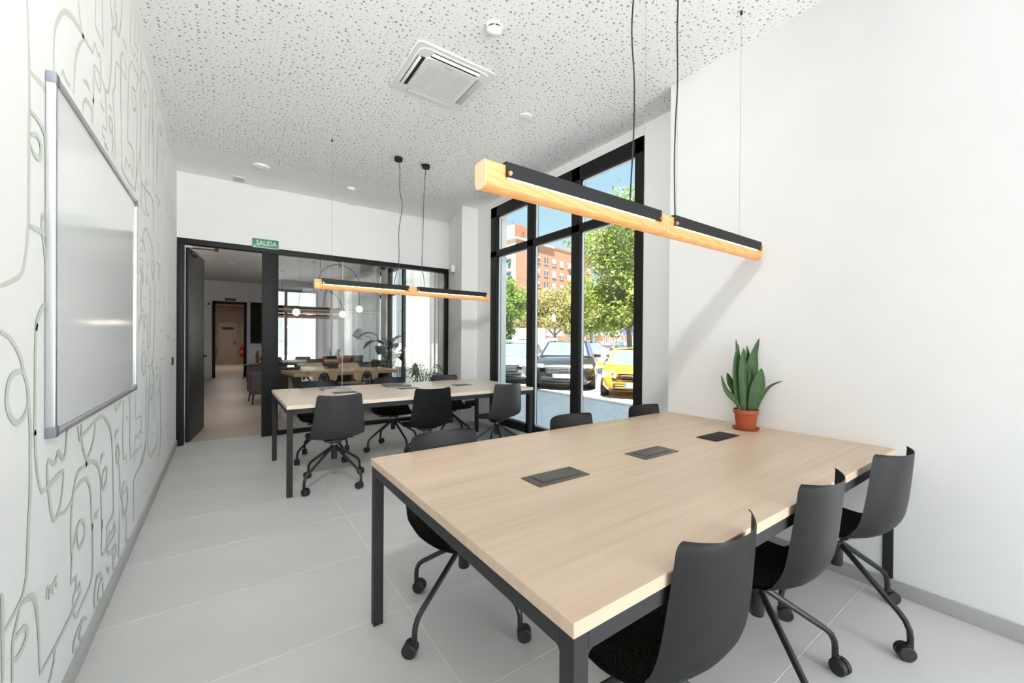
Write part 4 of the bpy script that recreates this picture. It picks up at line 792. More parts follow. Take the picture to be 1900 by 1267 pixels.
# arc lamps: a half hoop with a globe at each end
def arc_lamp(label, cx, cy, rad, ztop, rz, drop, group, dl=None):
    dl = drop if dl is None else dl
    t = thing('arc_pendant', label, 'lamp', (cx, cy, ztop), rz, group)
    pts = [(rad*math.cos(a), 0, -rad+rad*math.sin(a)) for a in [PI*i/28 for i in range(29)]]
    obj('hoop', tube(B(), [(rad, 0, -rad-drop)]+pts+[(-rad, 0, -rad-dl)], 0.007, 8), 'lampblack', t)
    obj('rod', cyl(B(), (0, 0, -0.04), (0, 0, ZL-ztop), 0.006, n=8), 'lampblack', t)
    obj('ceiling_rose', lathe(B(), [(0, ZL-ztop-0.03), (0.05, ZL-ztop-0.03), (0.05, ZL-ztop), (0, ZL-ztop)], 20), 'lampblack', t)
    obj('clamp', box(B(), (0, 0, -0.012), (0.022, 0.022, 0.06), bev=0.003), 'lampblack', t)
    for s in (-1, 1):
        obj('globe', lathe(B(), [(0.055*math.sin(q), -rad-(drop if s > 0 else dl)-0.05-0.055*math.cos(q)) for q in [PI*i/14 for i in range(15)]], 20, (s*rad, 0, 0)), 'globe', t)
arc_lamp('black hoop lamp with lit white globes over the lounge table, lower left one', 1.30, 7.35, 0.355, 2.115, 0.04, 0.0, 'hoop lamps in the lounge')
arc_lamp('black hoop lamp with lit white globes over the lounge table, upper right one', 1.64, 7.55, 0.345, 2.58, 0.04, 0.36, 'hoop lamps in the lounge', 0.0)
arc_lamp('black hoop lamp with lit globes far off in the lounge, behind the left hoop', 1.30, 12.8, 0.33, 2.05, 0.9, 0.05, 'hoop lamps in the lounge')

# lounge table and beech shell chairs
t = thing('lounge_table', 'honey oak table with black trestle legs behind the glass screen', 'table', (1.68, 7.45, 0), 0.10)
obj('tabletop', box(B(), (0, 0, 0.725), (1.72, 0.92, 0.05), bev=0.004), 'oak_lounge', t)
for s in (-1, 1): obj('leg', box(B(), (s*0.66, 0, 0.35), (0.10, 0.60, 0.70), bev=0.006), 'anthr', t)
obj('stretcher', box(B(), (0, 0, 0.60), (1.25, 0.08, 0.10), bev=0.004), 'anthr', t)
def ply_chair(label, x, y, rz, shellmat='ply', group='shell chairs around the lounge table'):
    t = thing('shell_chair', label, 'chair', (x, y, 0), rz, group)
    def rrect(hw, z0, z1, r):
        out = []
        for cx_, cz_, a0 in ((hw-r, z1-r, 0), (-hw+r, z1-r, PI/2), (-hw+r, z0+r, PI), (hw-r, z0+r, 1.5*PI)):
            for k in range(5): a = a0+k/4*PI/2; out.append((cx_+r*math.cos(a), cz_+r*math.sin(a)))
        return out
    bm = B(); out = rrect(0.20, 0.615, 0.825, 0.07)
    prism(bm, out, 0, 0.012, lambda p, q, h: (p, -0.21+h+0.9*p*p-(q-0.6)*0.10, q)); obj('backrest', bm, shellmat, t, ang=1.0)
    bm = B(); out = rrect(0.215, -0.20, 0.20, 0.09); prism(bm, out, 0.445, 0.460, lambda p, q, h: (p, q, h+0.25*p*p)); obj('seat', bm, shellmat, t, ang=1.0)
    bm = B(); tube(bm, crom([(-0.10, -0.10, 0.44), (-0.085, -0.20, 0.52), (-0.07, -0.226, 0.66), (-0.035, -0.232, 0.745), (0.035, -0.232, 0.745), (0.07, -0.226, 0.66), (0.085, -0.20, 0.52), (0.10, -0.10, 0.44)], 5), 0.011, 8); lathe(bm, [(0, -0.012), (0.045, -0.012), (0.045, 0.004), (0, 0.004)], 18, (0, -0.222, 0.685), 'y'); obj('back_bracket', bm, 'rubber', t)
    for sx in (-1, 1):
        for sy in (-1, 1): obj('leg', tube(B(), [(sx*0.13, sy*0.12, 0.44), (sx*0.20, sy*0.20, 0.0)], [0.013, 0.010], 8), 'rubber', t)
    return t
ply_chair('beech shell chair with its back to the glass, left of two', 1.25, 6.97, 0.02); ply_chair('beech shell chair with its back to the glass, right of two', 1.90, 7.02, 0.05)
ply_chair('beech shell chair across the lounge table, left one', 1.34, 8.02, PI+0.1); ply_chair('beech shell chair across the lounge table, right one', 1.98, 8.05, PI+0.05)
ply_chair('tan shell chair at the curtain end of the lounge table', 2.72, 7.25, PI/2-0.2, 'tan', 'tan chairs')

# low counter, planter box, sofa, armchairs
t = thing('low_counter', 'long dark low counter running behind the lounge table', 'counter', (2.06, 9.10, 0))
obj('top', box(B(), (0, 0, 0.735), (1.80, 0.42, 0.04), bev=0.004), 'fabric_d', t); obj('carcass', box(B(), (0, 0, 0.37), (1.76, 0.38, 0.69)), 'anthr', t)
for i in range(4): obj('door', box(B(), (-0.66+i*0.44, -0.195, 0.37), (0.432, 0.018, 0.66), bev=0.002), 'anthr', t)
t = thing('planter_box', 'brown planter box standing on the low dark counter', 'planter', (1.86, 9.22, 0.755)); obj('trough', box(B(), (0, 0, 0.05), (0.34, 0.16, 0.10), bev=0.004), 'brownbox', t); obj('soil', box(B(), (0, 0, 0.098), (0.31, 0.13, 0.012)), 'soil', t)
rnd = random.Random(5)
for k, (dx, h_, sp, w_) in enumerate([(-0.05, 0.27, -0.06, 0.11), (0.06, 0.22, 0.10, 0.06), (-0.02, 0.10, 0.14, 0.07), (0.02, 0.09, -0.13, 0.07), (0.09, 0.14, 0.06, 0.05)]):
    obj('leaf', strap_leaf(B(), [(dx, 0, 0.09), (dx+sp*0.3, 0.01, 0.09+h_*0.5), (dx+sp*0.8, 0.0, 0.09+h_*0.9), (dx+sp, -0.02, 0.09+h_)], w_, (0.8, -0.5, 0), 0.2, 4), 'darkleaf', t, ang=1.2)
t = thing('paper_stack', 'small stack of white cards on the low counter behind the screen post', 'papers', (1.24, 9.00, 0.755)); 
for i in range(3): obj('card', box(B(), (0.004*i, 0, 0.008+0.016*i), (0.11, 0.09, 0.014)), 'white', t)
t = thing('serving_tray', 'pale flat tray on the counter left of the brown planter', 'tray', (1.42, 9.20, 0.755)); obj('base', box(B(), (0, 0, 0.012), (0.46, 0.22, 0.016), bev=0.004), 'whitegrey', t); obj('rim', box(B(), (0, -0.105, 0.022), (0.46, 0.01, 0.035), bev=0.003), 'whitegrey', t)
t = thing('sofa', 'low dark sofa under rust cushions by the lounge window', 'sofa', (2.30, 10.35, 0), 0)
obj('base', box(B(), (0, 0, 0.27), (1.30, 0.80, 0.30), bev=0.04, seg=3), 'fabric_d', t); obj('backrest', box(B(), (0, -0.34, 0.56), (1.30, 0.18, 0.36), bev=0.05, seg=3), 'fabric_d', t)
for s in (-1, 1): obj('armrest', box(B(), (s*0.60, 0, 0.45), (0.16, 0.80, 0.30), bev=0.05, seg=3), 'fabric_d', t)
for sx in (-1, 1):
    for sy in (-1, 1): obj('leg', cyl(B(), (sx*0.55, sy*0.32, 0), (sx*0.55, sy*0.32, 0.13), 0.02, n=10), 'rubber', t)
def cushion(label, x, y, z, rz, m, w=0.45, h_=0.36, tilt=0.3):
    t = thing('cushion', label, 'cushion', (x, y, z), rz, 'rust cushions on the sofa')
    def f(u, v):
        a, b = 2*u-1, 2*v-1; th = 0.075*(1-abs(a)**2.5)**0.6*(1-abs(b)**2.5)**0.6 if abs(a) < 1 and abs(b) < 1 else 0
        return a, b, th
    bm = B()
    for s in (-1, 1): grid(bm, lambda u, v: (lambda q: (q[0]*w/2*(1-0.05*q[1]**2), s*q[2]+q[1]*h_/2*math.sin(-tilt), h_/2+q[1]*h_/2))(f(u, v)), 12, 10)
    bmesh.ops.remove_doubles(bm, verts=bm.verts[:], dist=1e-5); obj('cover', bm, m, t, ang=2.0)
    obj('piping', tube(B(), [(sx*w/2*0.97, sy*h_/2*math.sin(-tilt), h_/2+sy*h_/2*0.98) for sx, sy in ((-1, -1), (1, -1), (1, 1), (-1, 1), (-1, -1))], 0.006, 6), m, t)
cushion('rust cushion on the sofa, leftmost', 1.98, 10.36, 0.53, 0.2, 'rust', 0.36); cushion('rust cushion on the sofa, middle', 2.33, 10.38, 0.53, -0.12, 'rust', 0.36); cushion('brown grey cushion on the sofa, rightmost', 2.66, 10.40, 0.53, 0.1, 'fabric', 0.32)
def armchair(label, x, y, rz):
    t = thing('armchair', label, 'armchair', (x, y, 0), rz, 'grey lounge armchairs')
    obj('seat', box(B(), (0, 0.0, 0.33), (0.56, 0.60, 0.24), bev=0.05, seg=3), 'fabric', t)
    for s in (-1, 1): obj('armrest', box(B(), (s*0.32, -0.02, 0.40), (0.12, 0.64, 0.40), bev=0.05, seg=3), 'fabric', t)
    bm = B(); R0 = 0.36
    grid(bm, lambda u, v: (R0*math.sin((u-0.5)*2.4)*1.05, -0.02-R0*math.cos((u-0.5)*2.4)*0.9-0.10*v*v, 0.38+0.40*v-0.12*abs(u-0.5)*2*v), 18, 8); solid(bm, 0.07); obj('backrest', bm, 'fabric', t, ang=1.5)
    for sx in (-1, 1):
        for sy in (-1, 1): obj('leg', tube(B(), [(sx*0.25, sy*0.24, 0.24), (sx*0.31, sy*0.27, 0.0)], [0.018, 0.011], 8), 'rubber', t)
armchair('grey armchair nearest the open doorway', 0.70, 9.60, PI/2+0.05); armchair('grey armchair second beyond the open doorway', 0.78, 12.2, PI/2-0.1)
armchair('grey armchair beyond the others, showing its round back', 1.25, 13.3, -PI/2+0.4)
t = thing('bistro_chair', 'slim pale chair with a dark frame standing by the far doorway', 'chair', (0.72, 15.3, 0), 1.3)
obj('backrest', (lambda b: (prism(b, [(-0.19, 0.5), (0.19, 0.5), (0.21, 0.75), (0.15, 0.9), (-0.15, 0.9), (-0.21, 0.75)], 0, 0.015, lambda p, q, h: (p, -0.2+h+p*p, q)), b)[1])(B()), 'tan', t); obj('seat', box(B(), (0, 0, 0.455), (0.40, 0.40, 0.02), bev=0.008), 'tan', t)
for sx in (-1, 1):
    for sy in (-1, 1): obj('leg', tube(B(), [(sx*0.16, sy*0.16, 0.45), (sx*0.19, sy*0.19, 0)], 0.011, 8), 'rubber', t)

# floor lamp and big plant by the window
t = thing('floor_lamp', 'grey angled floor lamp beside the large plant in the lounge', 'lamp', (2.52, 8.75, 0), 0)
obj('base', lathe(B(), [(0, 0), (0.15, 0), (0.15, 0.018), (0.02, 0.025), (0, 0.025)], 28), 'greylamp', t); obj('pole', cyl(B(), (0, 0, 0.02), (0, 0, 1.30), 0.010, n=10), 'greylamp', t); obj('arm', cyl(B(), (0.06, 0, 1.31), (-0.20, 0, 1.385), 0.008, n=10), 'greylamp', t)
bm = B(); lathe(bm, [(0.03, 0.10), (0.07, 0.085), (0.09, 0.03), (0.105, -0.09), (0.100, -0.09), (0.085, 0.02), (0.05, 0.07), (0.03, 0.08)], 24); bmesh.ops.transform(bm, matrix=Matrix.Translation((-0.23, 0, 1.40)) @ Matrix.Rotation(0.45, 4, 'Y'), verts=bm.verts[:]); obj('shade', bm, 'greylamp', t)
t = thing('large_plant', 'tall broad-leaved dark plant by the lounge window', 'plant', (2.74, 8.25, 0))
obj('pot', lathe(B(), [(0, 0), (0.15, 0), (0.20, 0.38), (0.18, 0.38), (0.17, 0.34), (0, 0.34)], 24), 'anthr', t)
rnd = random.Random(11); rib = []
for k in range(15):
    a = rnd.uniform(0, 2*PI); zz = 0.55+0.80*(k+1)/15; rr = rnd.uniform(0.18, 0.40); d = Vector((math.cos(a), math.sin(a), 0)); top = Vector((0, 0, zz))+d*rr*0.6
    obj('stem', tube(B(), crom([(0, 0, 0.34), (d.x*0.04, d.y*0.04, zz*0.6), tuple(top)], 5), 0.007, 6), 'darkleaf', t)
    obj('leaf', strap_leaf(B(), [tuple(top), tuple(top+d*0.13+Vector((0, 0, 0.06))), tuple(top+d*0.28+Vector((0, 0, 0.02))), tuple(top+d*0.42-Vector((0, 0, 0.10)))], 0.27, (-d.y, d.x, 0), 0.15, 4), 'darkleaf', t, ang=1.2)

# sheer curtains
def curtain(label, y0, y1, x, seed):
    n = int((y1-y0)*60); rnd = random.Random(seed); ph = rnd.uniform(0, 6)
    t = thing('curtain', label, 'curtain', (x, (y0+y1)/2, 0), group='sheer curtains of the lounge'); w = y1-y0
    def f(u, v):
        y = (u-0.5)*w; return (0.035*math.sin(y*44+ph+0.6*math.sin(y*7))*(0.7+0.3*v)+0.012*math.sin(y*97), y, 0.02+v*(2.98))
    bm = B(); grid(bm, f, n, 6); obj('fabric', bm, 'sheer', t, ang=3)
    obj('track', box(B(), (0, 0, 3.02), (0.04, w, 0.03)), 'white', t)
curtain('white sheer curtain nearest the glass screen', 6.42, 7.95, 3.00, 1); curtain('white sheer curtain beyond the large plant', 9.85, 13.2, 3.02, 2)
bm = B(); box2(bm, (2.62, 13.3, 0), (3.12, 13.7, ZL)); struct(obj('wall_lounge_pier', bm, 'wall_lounge'))

# ------------------------------------------------------------------ outside: ground, cars, trees, buildings
GZ = -0.15
struct(obj('floor', box2(B(), (3.36, -30, GZ-0.4), (7.3, 60, GZ-0.012)), 'joint'), 'pavement of pale concrete slabs outside the window')
pav = [o for o in COL.objects if o.name == 'floor.002'][0]
pm_ = None
for i in range(7):
    for j in range(34):
        if pm_ is None: o = obj('paver', box(B(), (0, 0, -0.02), (0.555, 0.375, 0.04), bev=0.006, seg=1), 'paver', pav); pm_ = o.data
        else:
            o = bpy.data.objects.new('paver', pm_); COL.objects.link(o); o.parent = pav
        o.location = (3.66+0.56*i, 1.2+0.38*j+(0.19 if i % 2 else 0), GZ)
struct(obj('floor', box2(B(), (7.3, -60, GZ-0.4), (160, 160, GZ)), 'road'), 'sunlit pale asphalt of the car park')
bm = B(); box2(bm, (7.56, -30, GZ-0.2), (7.70, 60, GZ+0.012)); struct(obj('trim_2', bm, 'concrete'), 'flush kerb along the car park')

def car(name, label, front, heading, m, L_=4.4, Wd=1.78, H_=1.5, hood=0.95, hl=1.15, cab=2.3, kind='hatch', plate=None, group=None, wr=0.315, grille='bars'):
    """front: ground point under the middle of the front bumper; heading: direction the car faces. local x runs backwards from the front"""
    h = Vector(heading).normalized(); rz = math.atan2(-h.y, -h.x); t = thing(name, label, 'car', (front[0], front[1], GZ), rz, group); w = Wd/2; zb = hood+0.02
    # body shell: stations (x, half width, sill, shoulder, top)
    st = [(0.0, w*0.66, 0.34, hood*0.60, hood*0.64), (0.03, w*0.80, 0.26, hood*0.68, hood*0.74), (0.12, w*0.90, 0.22, hood*0.76, hood*0.84), (0.35, w*0.97, 0.22, hood*0.85, hood*0.93), (0.75, w, 0.21, hood*0.93, hood*0.99),
          (hl, w, 0.21, hood*0.98, hood*1.05), (hl+0.9, w, 0.20, hood*1.0, hood*1.05), (L_*0.62, w, 0.20, hood*1.02, hood*1.06), (L_-0.7, w, 0.22, hood*1.04, hood*1.08), (L_-0.18, w*0.96, 0.26, hood*1.02, hood*1.07), (L_-0.03, w*0.86, 0.32, hood*0.96, hood*1.0), (L_, w*0.72, 0.40, hood*0.8, hood*0.86)]
    bm = B(); rows = []
    for x, hw, zs, zh, zt in st:
        half = [(0, zs), (hw*0.86, zs), (hw*0.975, zs+0.10), (hw, zs+0.30), (hw*0.995, (zs+zh)/2+0.10), (hw*0.965, zh-0.03), (hw*0.90, zh+(zt-zh)*0.45), (hw*0.55, zt-0.01), (0, zt)]
        rows.append([bm.verts.new((x, y, z)) for y, z in half]+[bm.verts.new((x, -y, z)) for y, z in half[-2:0:-1]])
    for a, b in zip(rows, rows[1:]):
        for j in range(len(a)): bm.faces.new((a[j], a[(j+1) % len(a)], b[(j+1) % len(a)], b[j]))
    bm.faces.new(rows[0][::-1]); bm.faces.new(rows[-1]); body = obj('body', bm, m, t, ang=0.75)
    # cabin
    x0, x1 = hl-0.10, min(hl+cab+0.75, L_-0.10); r0, r1 = hl+0.72, (hl+cab+0.15 if kind != 'suv' else L_-0.55); zr = H_
    if kind == 'hatch': r1 = L_-0.75
    if kind == 'sedan': x1 = L_-0.75; r1 = L_-1.35
    b0, tw = w*0.90, w*0.70; zb = hood*1.02
    def cabin(bm, e, only=None):
        lo = [(x0, b0*0.92, zb), ((x0+x1)/2, b0, zb+0.02), (x1, b0*0.90, zb+0.04)]; up = [(r0, tw*0.96, zr-0.05), ((r0+r1)/2, tw, zr-0.01), (r1, tw*0.94, zr-0.05)]
        return lo, up
    lo, up = cabin(None, 0)
    def V(bm, p, s=1, dx=0, dz=0, k=1.0): return bm.verts.new((p[0]+dx, p[1]*s*k, p[2]+dz))
    bm = B()                                                    # roof and pillars as one shell
    for s in (-1, 1):
        A = [V(bm, p, s) for p in lo]; Bq = [V(bm, p, s) for p in up]
        for i in range(2): bm.faces.new((A[i], A[i+1], Bq[i+1], Bq[i]))
    for i in (0, 2): bm.faces.new([V(bm, lo[i], 1), V(bm, up[i], 1), V(bm, up[i], -1), V(bm, lo[i], -1)])
    for i in range(2):
        c0, c1 = (up[i][0], 0, zr+(0.0 if i == 0 else 0.03)), (up[i+1][0], 0, zr+(0.03 if i == 0 else 0.0))
        for s in (-1, 1): bm.faces.new([V(bm, up[i], s), V(bm, up[i+1], s), bm.verts.new(c1), bm.verts.new(c0)])
    bmesh.ops.remove_doubles(bm, verts=bm.verts[:], dist=1e-4); obj('roof', bm, m, t, ang=0.8)
    def pane(name, quad, off):
        bm = B(); q = [Vector(p) for p in quad]; n = (q[1]-q[0]).cross(q[3]-q[0]).normalized()*off; cq = sum(q, Vector())/4
        f = [bm.verts.new(cq+(p-cq)*0.90+n) for p in q]; g = [bm.verts.new(cq+(p-cq)*0.90-n) for p in q]
        bm.faces.new(f); bm.faces.new(g[::-1])
        for i in range(4): bm.faces.new((f[i], f[(i+1) % 4], g[(i+1) % 4], g[i]))
        return obj(name, bm, 'carglass', t, smooth=False)
    mir = lambda p, s=1: (p[0], p[1]*s, p[2])
    pane('windscreen', [mir(lo[0]), mir(up[0]), mir(up[0], -1), mir(lo[0], -1)], 0.012); pane('rear_window', [mir(lo[2]), mir(up[2]), mir(up[2], -1), mir(lo[2], -1)], 0.012)
    for s in (-1, 1):
        for i in range(2): pane('side_window', [mir(lo[i], s), mir(lo[i+1], s), mir(up[i+1], s), mir(up[i], s)], 0.012)
    # wheels
    for x in (hl*0.74, L_-0.78):
        for s in (-1, 1):
            wh = obj('wheel', lathe(B(), [(0.0, -0.09), (wr*0.62, -0.10), (wr*0.93, -0.105), (wr, -0.07), (wr, 0.07), (wr*0.93, 0.105), (wr*0.62, 0.10), (0, 0.09)], 24, (x, s*(w-0.10), wr), 'y'), 'rubber', t)
            bm = B(); yy = s*(w-0.10+0.104)
            lathe(bm, [(wr*0.56, -0.012), (wr*0.66, -0.012), (wr*0.66, 0.012), (wr*0.56, 0.012)], 24, (x, yy, wr), 'y'); lathe(bm, [(0, -0.012), (wr*0.16, -0.012), (wr*0.16, 0.014), (0, 0.014)], 12, (x, yy, wr), 'y')
            for k in range(7): a = 2*PI*k/7; box(bm, (x+math.cos(a)*wr*0.36, yy, wr+math.sin(a)*wr*0.36), (wr*0.52, 0.018, 0.045), ry=-a)
            obj('rim', bm, 'alloy', wh); obj('arch', lathe(B(), [(wr*1.0, -0.004), (wr*1.2, -0.004), (wr*1.2, 0.012), (wr*1.0, 0.012)], 28, (x, s*(w-0.004), wr), 'y'), 'trim', wh)
    # nose
    for s in (-1, 1):
        bm = B(); box(bm, (0.15, s*w*0.70, hood*0.72), (0.24, 0.40, 0.13), rz=-s*0.42, ry=0.35, bev=0.05, seg=3); obj('headlight', bm, 'lens', t, ang=1.0)
        bm = B(); box(bm, (hl+0.12, s*(w+0.05), hood*1.06), (0.10, 0.20, 0.13), bev=0.04, seg=3); obj('wing_mirror', bm, m, t, ang=1.0)
        bm = B(); box(bm, (L_-0.06, s*w*0.74, hood*0.84), (0.16, 0.26, 0.16), rz=s*0.3, bev=0.04); obj('tail_light', bm, 'red', t)
        bm = B(); lathe(bm, [(0, -0.01), (0.055, -0.01), (0.055, 0.02), (0, 0.02)], 16, (0.075, s*w*0.68, 0.40), 'x'); obj('fog_light', bm, 'lens', t)
    bm = B()
    if grille == 'bars': box(bm, (0.035, 0, hood*0.615), (0.14, w*0.98, 0.20), bev=0.04, seg=2)
    else: box(bm, (0.055, 0, hood*0.725), (0.14, w*0.84, 0.085), bev=0.035, seg=3)
    gr = obj('grille', bm, 'trim', t)
    bm = B()
    if grille == 'bars':
        for k in range(4): box(bm, (-0.035, 0, hood*0.545+k*0.042), (0.02, w*(0.86-0.03*k), 0.014), bev=0.004)
    else:
        for k in range(2): box(bm, (-0.014, 0, hood*0.71+k*0.032), (0.02, w*0.72, 0.008))
    obj('grille_bar', bm, 'carchrome' if grille == 'bars' else 'trim', gr)
    if grille == 'chevron':
        bm = B()
        for dz in (0.0, 0.045): prism(bm, [(-0.075, 0), (0, 0.055), (0.075, 0), (0.055, -0.012), (0, 0.028), (-0.055, -0.012)], 0, 0.012, lambda p, q, hh: (-0.034+hh, p, hood*0.70-0.012+dz+q))
        obj('badge', bm, 'carchrome', gr)
    bm = B(); box(bm, (0.03, 0, 0.335), (0.10, w*1.25, 0.13), bev=0.03); obj('air_intake', bm, 'trim', t)
    bm = B(); box(bm, (-0.005, 0, 0.30), (0.06, w*1.12, 0.018), bev=0.005); box(bm, (-0.005, 0, 0.35), (0.06, w*1.12, 0.018), bev=0.005); obj('intake_bar', bm, m if grille == 'chevron' else 'trim', t)
    bm = B(); box(bm, (0.10, 0, 0.215), (0.16, w*1.5, 0.05), bev=0.02); obj('lip', bm, 'trim', t)
    if plate:
        zp = 0.36 if grille == 'chevron' else 0.42
        p = obj('number_plate', box(B(), (-0.040, 0, zp), (0.012, 0.52, 0.11), bev=0.003), 'plate', t); obj('plate_band', box(B(), (-0.0475, 0.238, zp), (0.002, 0.042, 0.104)), 'plateblue', p)
        text('plate_text', plate, 0.098, 'ink', p, (-0.0475, -0.022, zp), (PI/2, 0, -PI/2), sx=0.82)
    return t
hd = (-0.80, -0.60)
car('car', 'yellow hatchback parked right, facing the window, number plate in view', (8.20, 6.36), (-0.775, -0.63), 'yellow', 4.0, 1.70, 1.24, 0.765, 1.0, 2.3, 'hatch', '3834 BFW', grille='chevron', wr=0.29)
car('suv', 'dark grey sport utility car parked facing the window, wide chrome barred grille', (7.92, 8.72), (-0.74, -0.67), 'suv', 4.55, 1.90, 1.45, 0.93, 1.15, 2.6, 'suv', '7063 LLN', grille='bars', wr=0.36)
car('car', 'silver blue hatchback at the left of the parked row, front wheel in view', (7.55, 11.05), (-0.74, -0.67), 'silver', 4.1, 1.75, 1.36, 0.84, 1.0, 2.4, 'hatch', None, wr=0.32)
def P2(u, fw): r = (u-950)/754.6*fw; return (0.816*r+0.578*fw, -0.578*r+0.816*fw)
car('car', 'white saloon behind the dark grey car, beyond the yellow one', P2(1137, 25), (-0.03, -1.0), 'whitecar', 4.5, 1.80, 1.36, 0.86, 1.2, 2.3, 'sedan', None)
car('car', 'white hatchback behind the silver blue car', P2(998, 19.5), (-0.2, -0.97), 'whitecar', 4.2, 1.75, 1.5, 0.92, 1.0, 2.4, 'hatch')
car('car', 'bronze car in the far parked row behind the white saloon', P2(1117, 60), (0.80, -0.60), 'orange', 4.2, 1.75, 1.45, 0.92, 1.0, 2.3, 'hatch')
car('car', 'maroon car in the far parked row by the fence post', P2(1128, 48.5), (-0.578, -0.816), 'maroon', 4.2, 1.75, 1.45, 0.92, 1.0, 2.3, 'hatch')
car('car', 'white estate car in the far parked row seen from its side', P2(1179, 62), (0.816, -0.578), 'whitecar', 4.6, 1.78, 1.5, 0.92, 1.1, 2.5, 'hatch')
car('car', 'blue car at the right end of the far parked row', P2(1174, 46), (-0.5, -0.86), 'bluecar', 4.1, 1.72, 1.45, 0.90, 1.0, 2.3, 'hatch')

def tree(label, x, y, blobs, m, trunk_h, n, leaf, seed, group='street trees', tr=0.13):
    rnd = random.Random(seed); t = thing('street_tree', label, 'tree', (x, y, GZ), group=group)
    bm = B(); tube(bm, crom([(0, 0, 0), (0.04, 0.02, trunk_h*0.5), (-0.03, 0.05, trunk_h)], 4), [tr*(1.15-0.5*i/8) for i in range(9)], 9); obj('trunk', bm, 'bark', t)
    for (bx, by, bz, rx_, ry_, rz_) in blobs:
        obj('branch', tube(B(), crom([(-0.03, 0.05, trunk_h*0.85), (bx*0.5, by*0.5, (trunk_h+bz)/2), (bx, by, bz+rz_*0.4)], 4), [tr*0.6*(1-0.09*i) for i in range(9)], 6), 'bark', t)
    vs, fs = [], []
    tot = sum(b[3]*b[4]+b[3]*b[5] for b in blobs)
    for (bx, by, bz, rx_, ry_, rz_) in blobs:
        clumps = [(rnd.gauss(0, 1), rnd.gauss(0, 1), rnd.gauss(0, 1)) for _ in range(46)]; clumps = [Vector(c).normalized()*rnd.uniform(0.45, 1.0) for c in clumps]
        for _ in range(int(n*(rx_*ry_+rx_*rz_)/tot)):
            c = rnd.choice(clumps); q = c+Vector((rnd.gauss(0, .15), rnd.gauss(0, .15), rnd.gauss(0, .13))); p = Vector((bx+q.x*rx_, by+q.y*ry_, bz+q.z*rz_))
            a = Vector((rnd.gauss(0, 1), rnd.gauss(0, 1), rnd.gauss(0, .6))).normalized(); b = a.cross(Vector((rnd.gauss(0, 1), rnd.gauss(0, 1), rnd.gauss(0, 1)))).normalized(); s = leaf*rnd.uniform(.6, 1.3); k = len(vs)
            vs += [p-a*s, p+b*s*0.55, p+a*s, p-b*s*0.55]; fs.append((k, k+1, k+2, k+3))
    me = bpy.data.meshes.new('crown'); me.from_pydata(vs, [], fs); o = finish('crown', me, m, t, smooth=False); o['kind'] = 'stuff'
    return t
x, y = P2(1168, 17.5); tree('leafy plane tree behind the yellow car', x, y, [(0, 0, 5.6, 2.1, 2.1, 2.3), (0.6, -0.6, 3.4, 2.3, 2.2, 1.5), (-0.9, 0.7, 2.9, 1.6, 1.6, 1.2)], 'tree_a', 2.2, 30000, 0.078, 1)
x, y = P2(1097, 43); tree('lower green tree left of the plane tree, by the window mullion', x, y, [(0, 0, 6.2, 2.6, 2.6, 2.8), (0.2, -0.4, 3.9, 2.4, 2.4, 1.7)], 'tree_a', 2.4, 13000, 0.115, 2)
x, y = P2(1030, 36); tree('yellowing street tree in the middle pane, in front of the brick block', x, y, [(0, 0, 4.0, 2.6, 2.6, 1.9), (-1.6, 1.1, 3.5, 1.6, 1.6, 1.5), (1.4, -1.0, 3.6, 1.6, 1.6, 1.5)], 'tree_b', 2.2, 15000, 0.105, 3)
x, y = P2(947, 23); tree('fresh green tree at the left window edge', x, y, [(0, 0, 3.5, 0.95, 0.95, 1.25), (-0.2, 0.1, 2.0, 0.5, 0.5, 0.7)], 'tree_c', 1.9, 8000, 0.07, 4)
x, y = P2(982, 46); tree('yellowing street tree behind the left mullion', x, y, [(0, 0, 4.8, 2.2, 2.2, 2.2), (-0.9, 0.5, 3.4, 1.5, 1.5, 1.5)], 'tree_b', 2.0, 6000, 0.15, 5)

x, y = P2(1027, 33); t = thing('street_lamp', 'old style street lamp with a lantern head in the middle pane', 'street lamp', (x, y, GZ))
obj('post', tube(B(), [(0, 0, 0), (0, 0, 0.5), (0, 0, 0.55), (0, 0, 3.0)], [0.10, 0.08, 0.05, 0.035], 10), 'steel', t)
obj('lantern', lathe(B(), [(0.08, 3.0), (0.20, 3.42), (0.19, 3.44), (0.0, 3.44)], 6), 'white', t); obj('cap', lathe(B(), [(0.23, 3.44), (0.13, 3.58), (0.03, 3.66), (0, 3.72)], 6), 'steel', t)
x, y = P2(1098.5, 31); t = thing('sign_pole', 'slim dark pole before the blue hoarding', 'pole', (x, y, GZ)); obj('shaft', cyl(B(), (0, 0, 0), (0, 0, 3.6), 0.07, n=10), 'steel', t); obj('bracket', box(B(), (0, 0, 2.6), (0.5, 0.06, 0.10)), 'steel', t)

# fence, hoarding
ax, ay = P2(1000, 56); bx, by = P2(1215, 56); d = Vector((bx-ax, by-ay, 0)); Lf = d.length; t = thing('mesh_fence', 'grey wire fence with dark posts across the far side of the car park', 'fence', (ax, ay, GZ), math.atan2(d.y, d.x))
for i in range(13): obj('post', box(B(), (Lf*i/12, 0, 1.05), (0.10, 0.10, 2.1)), 'steel', t)
bm = B()
for z in (0.2, 1.05, 2.04): box(bm, (Lf/2, 0, z), (Lf, 0.025, 0.03))
for i in range(72): box(bm, (Lf*(i+0.5)/72, 0, 1.1), (0.02, 0.015, 1.9))
o = obj('wire_mesh', bm, 'steel', t); o['kind'] = 'stuff'
ax, ay = P2(1079, 72); bx, by = P2(1215, 72); d = Vector((bx-ax, by-ay, 0)); Lf = d.length; t = thing('hoarding', 'violet blue advertising hoarding with a pale blue car print behind the fence', 'billboard', (ax, ay, GZ+2.45), math.atan2(d.y, d.x))
q = Lf/136
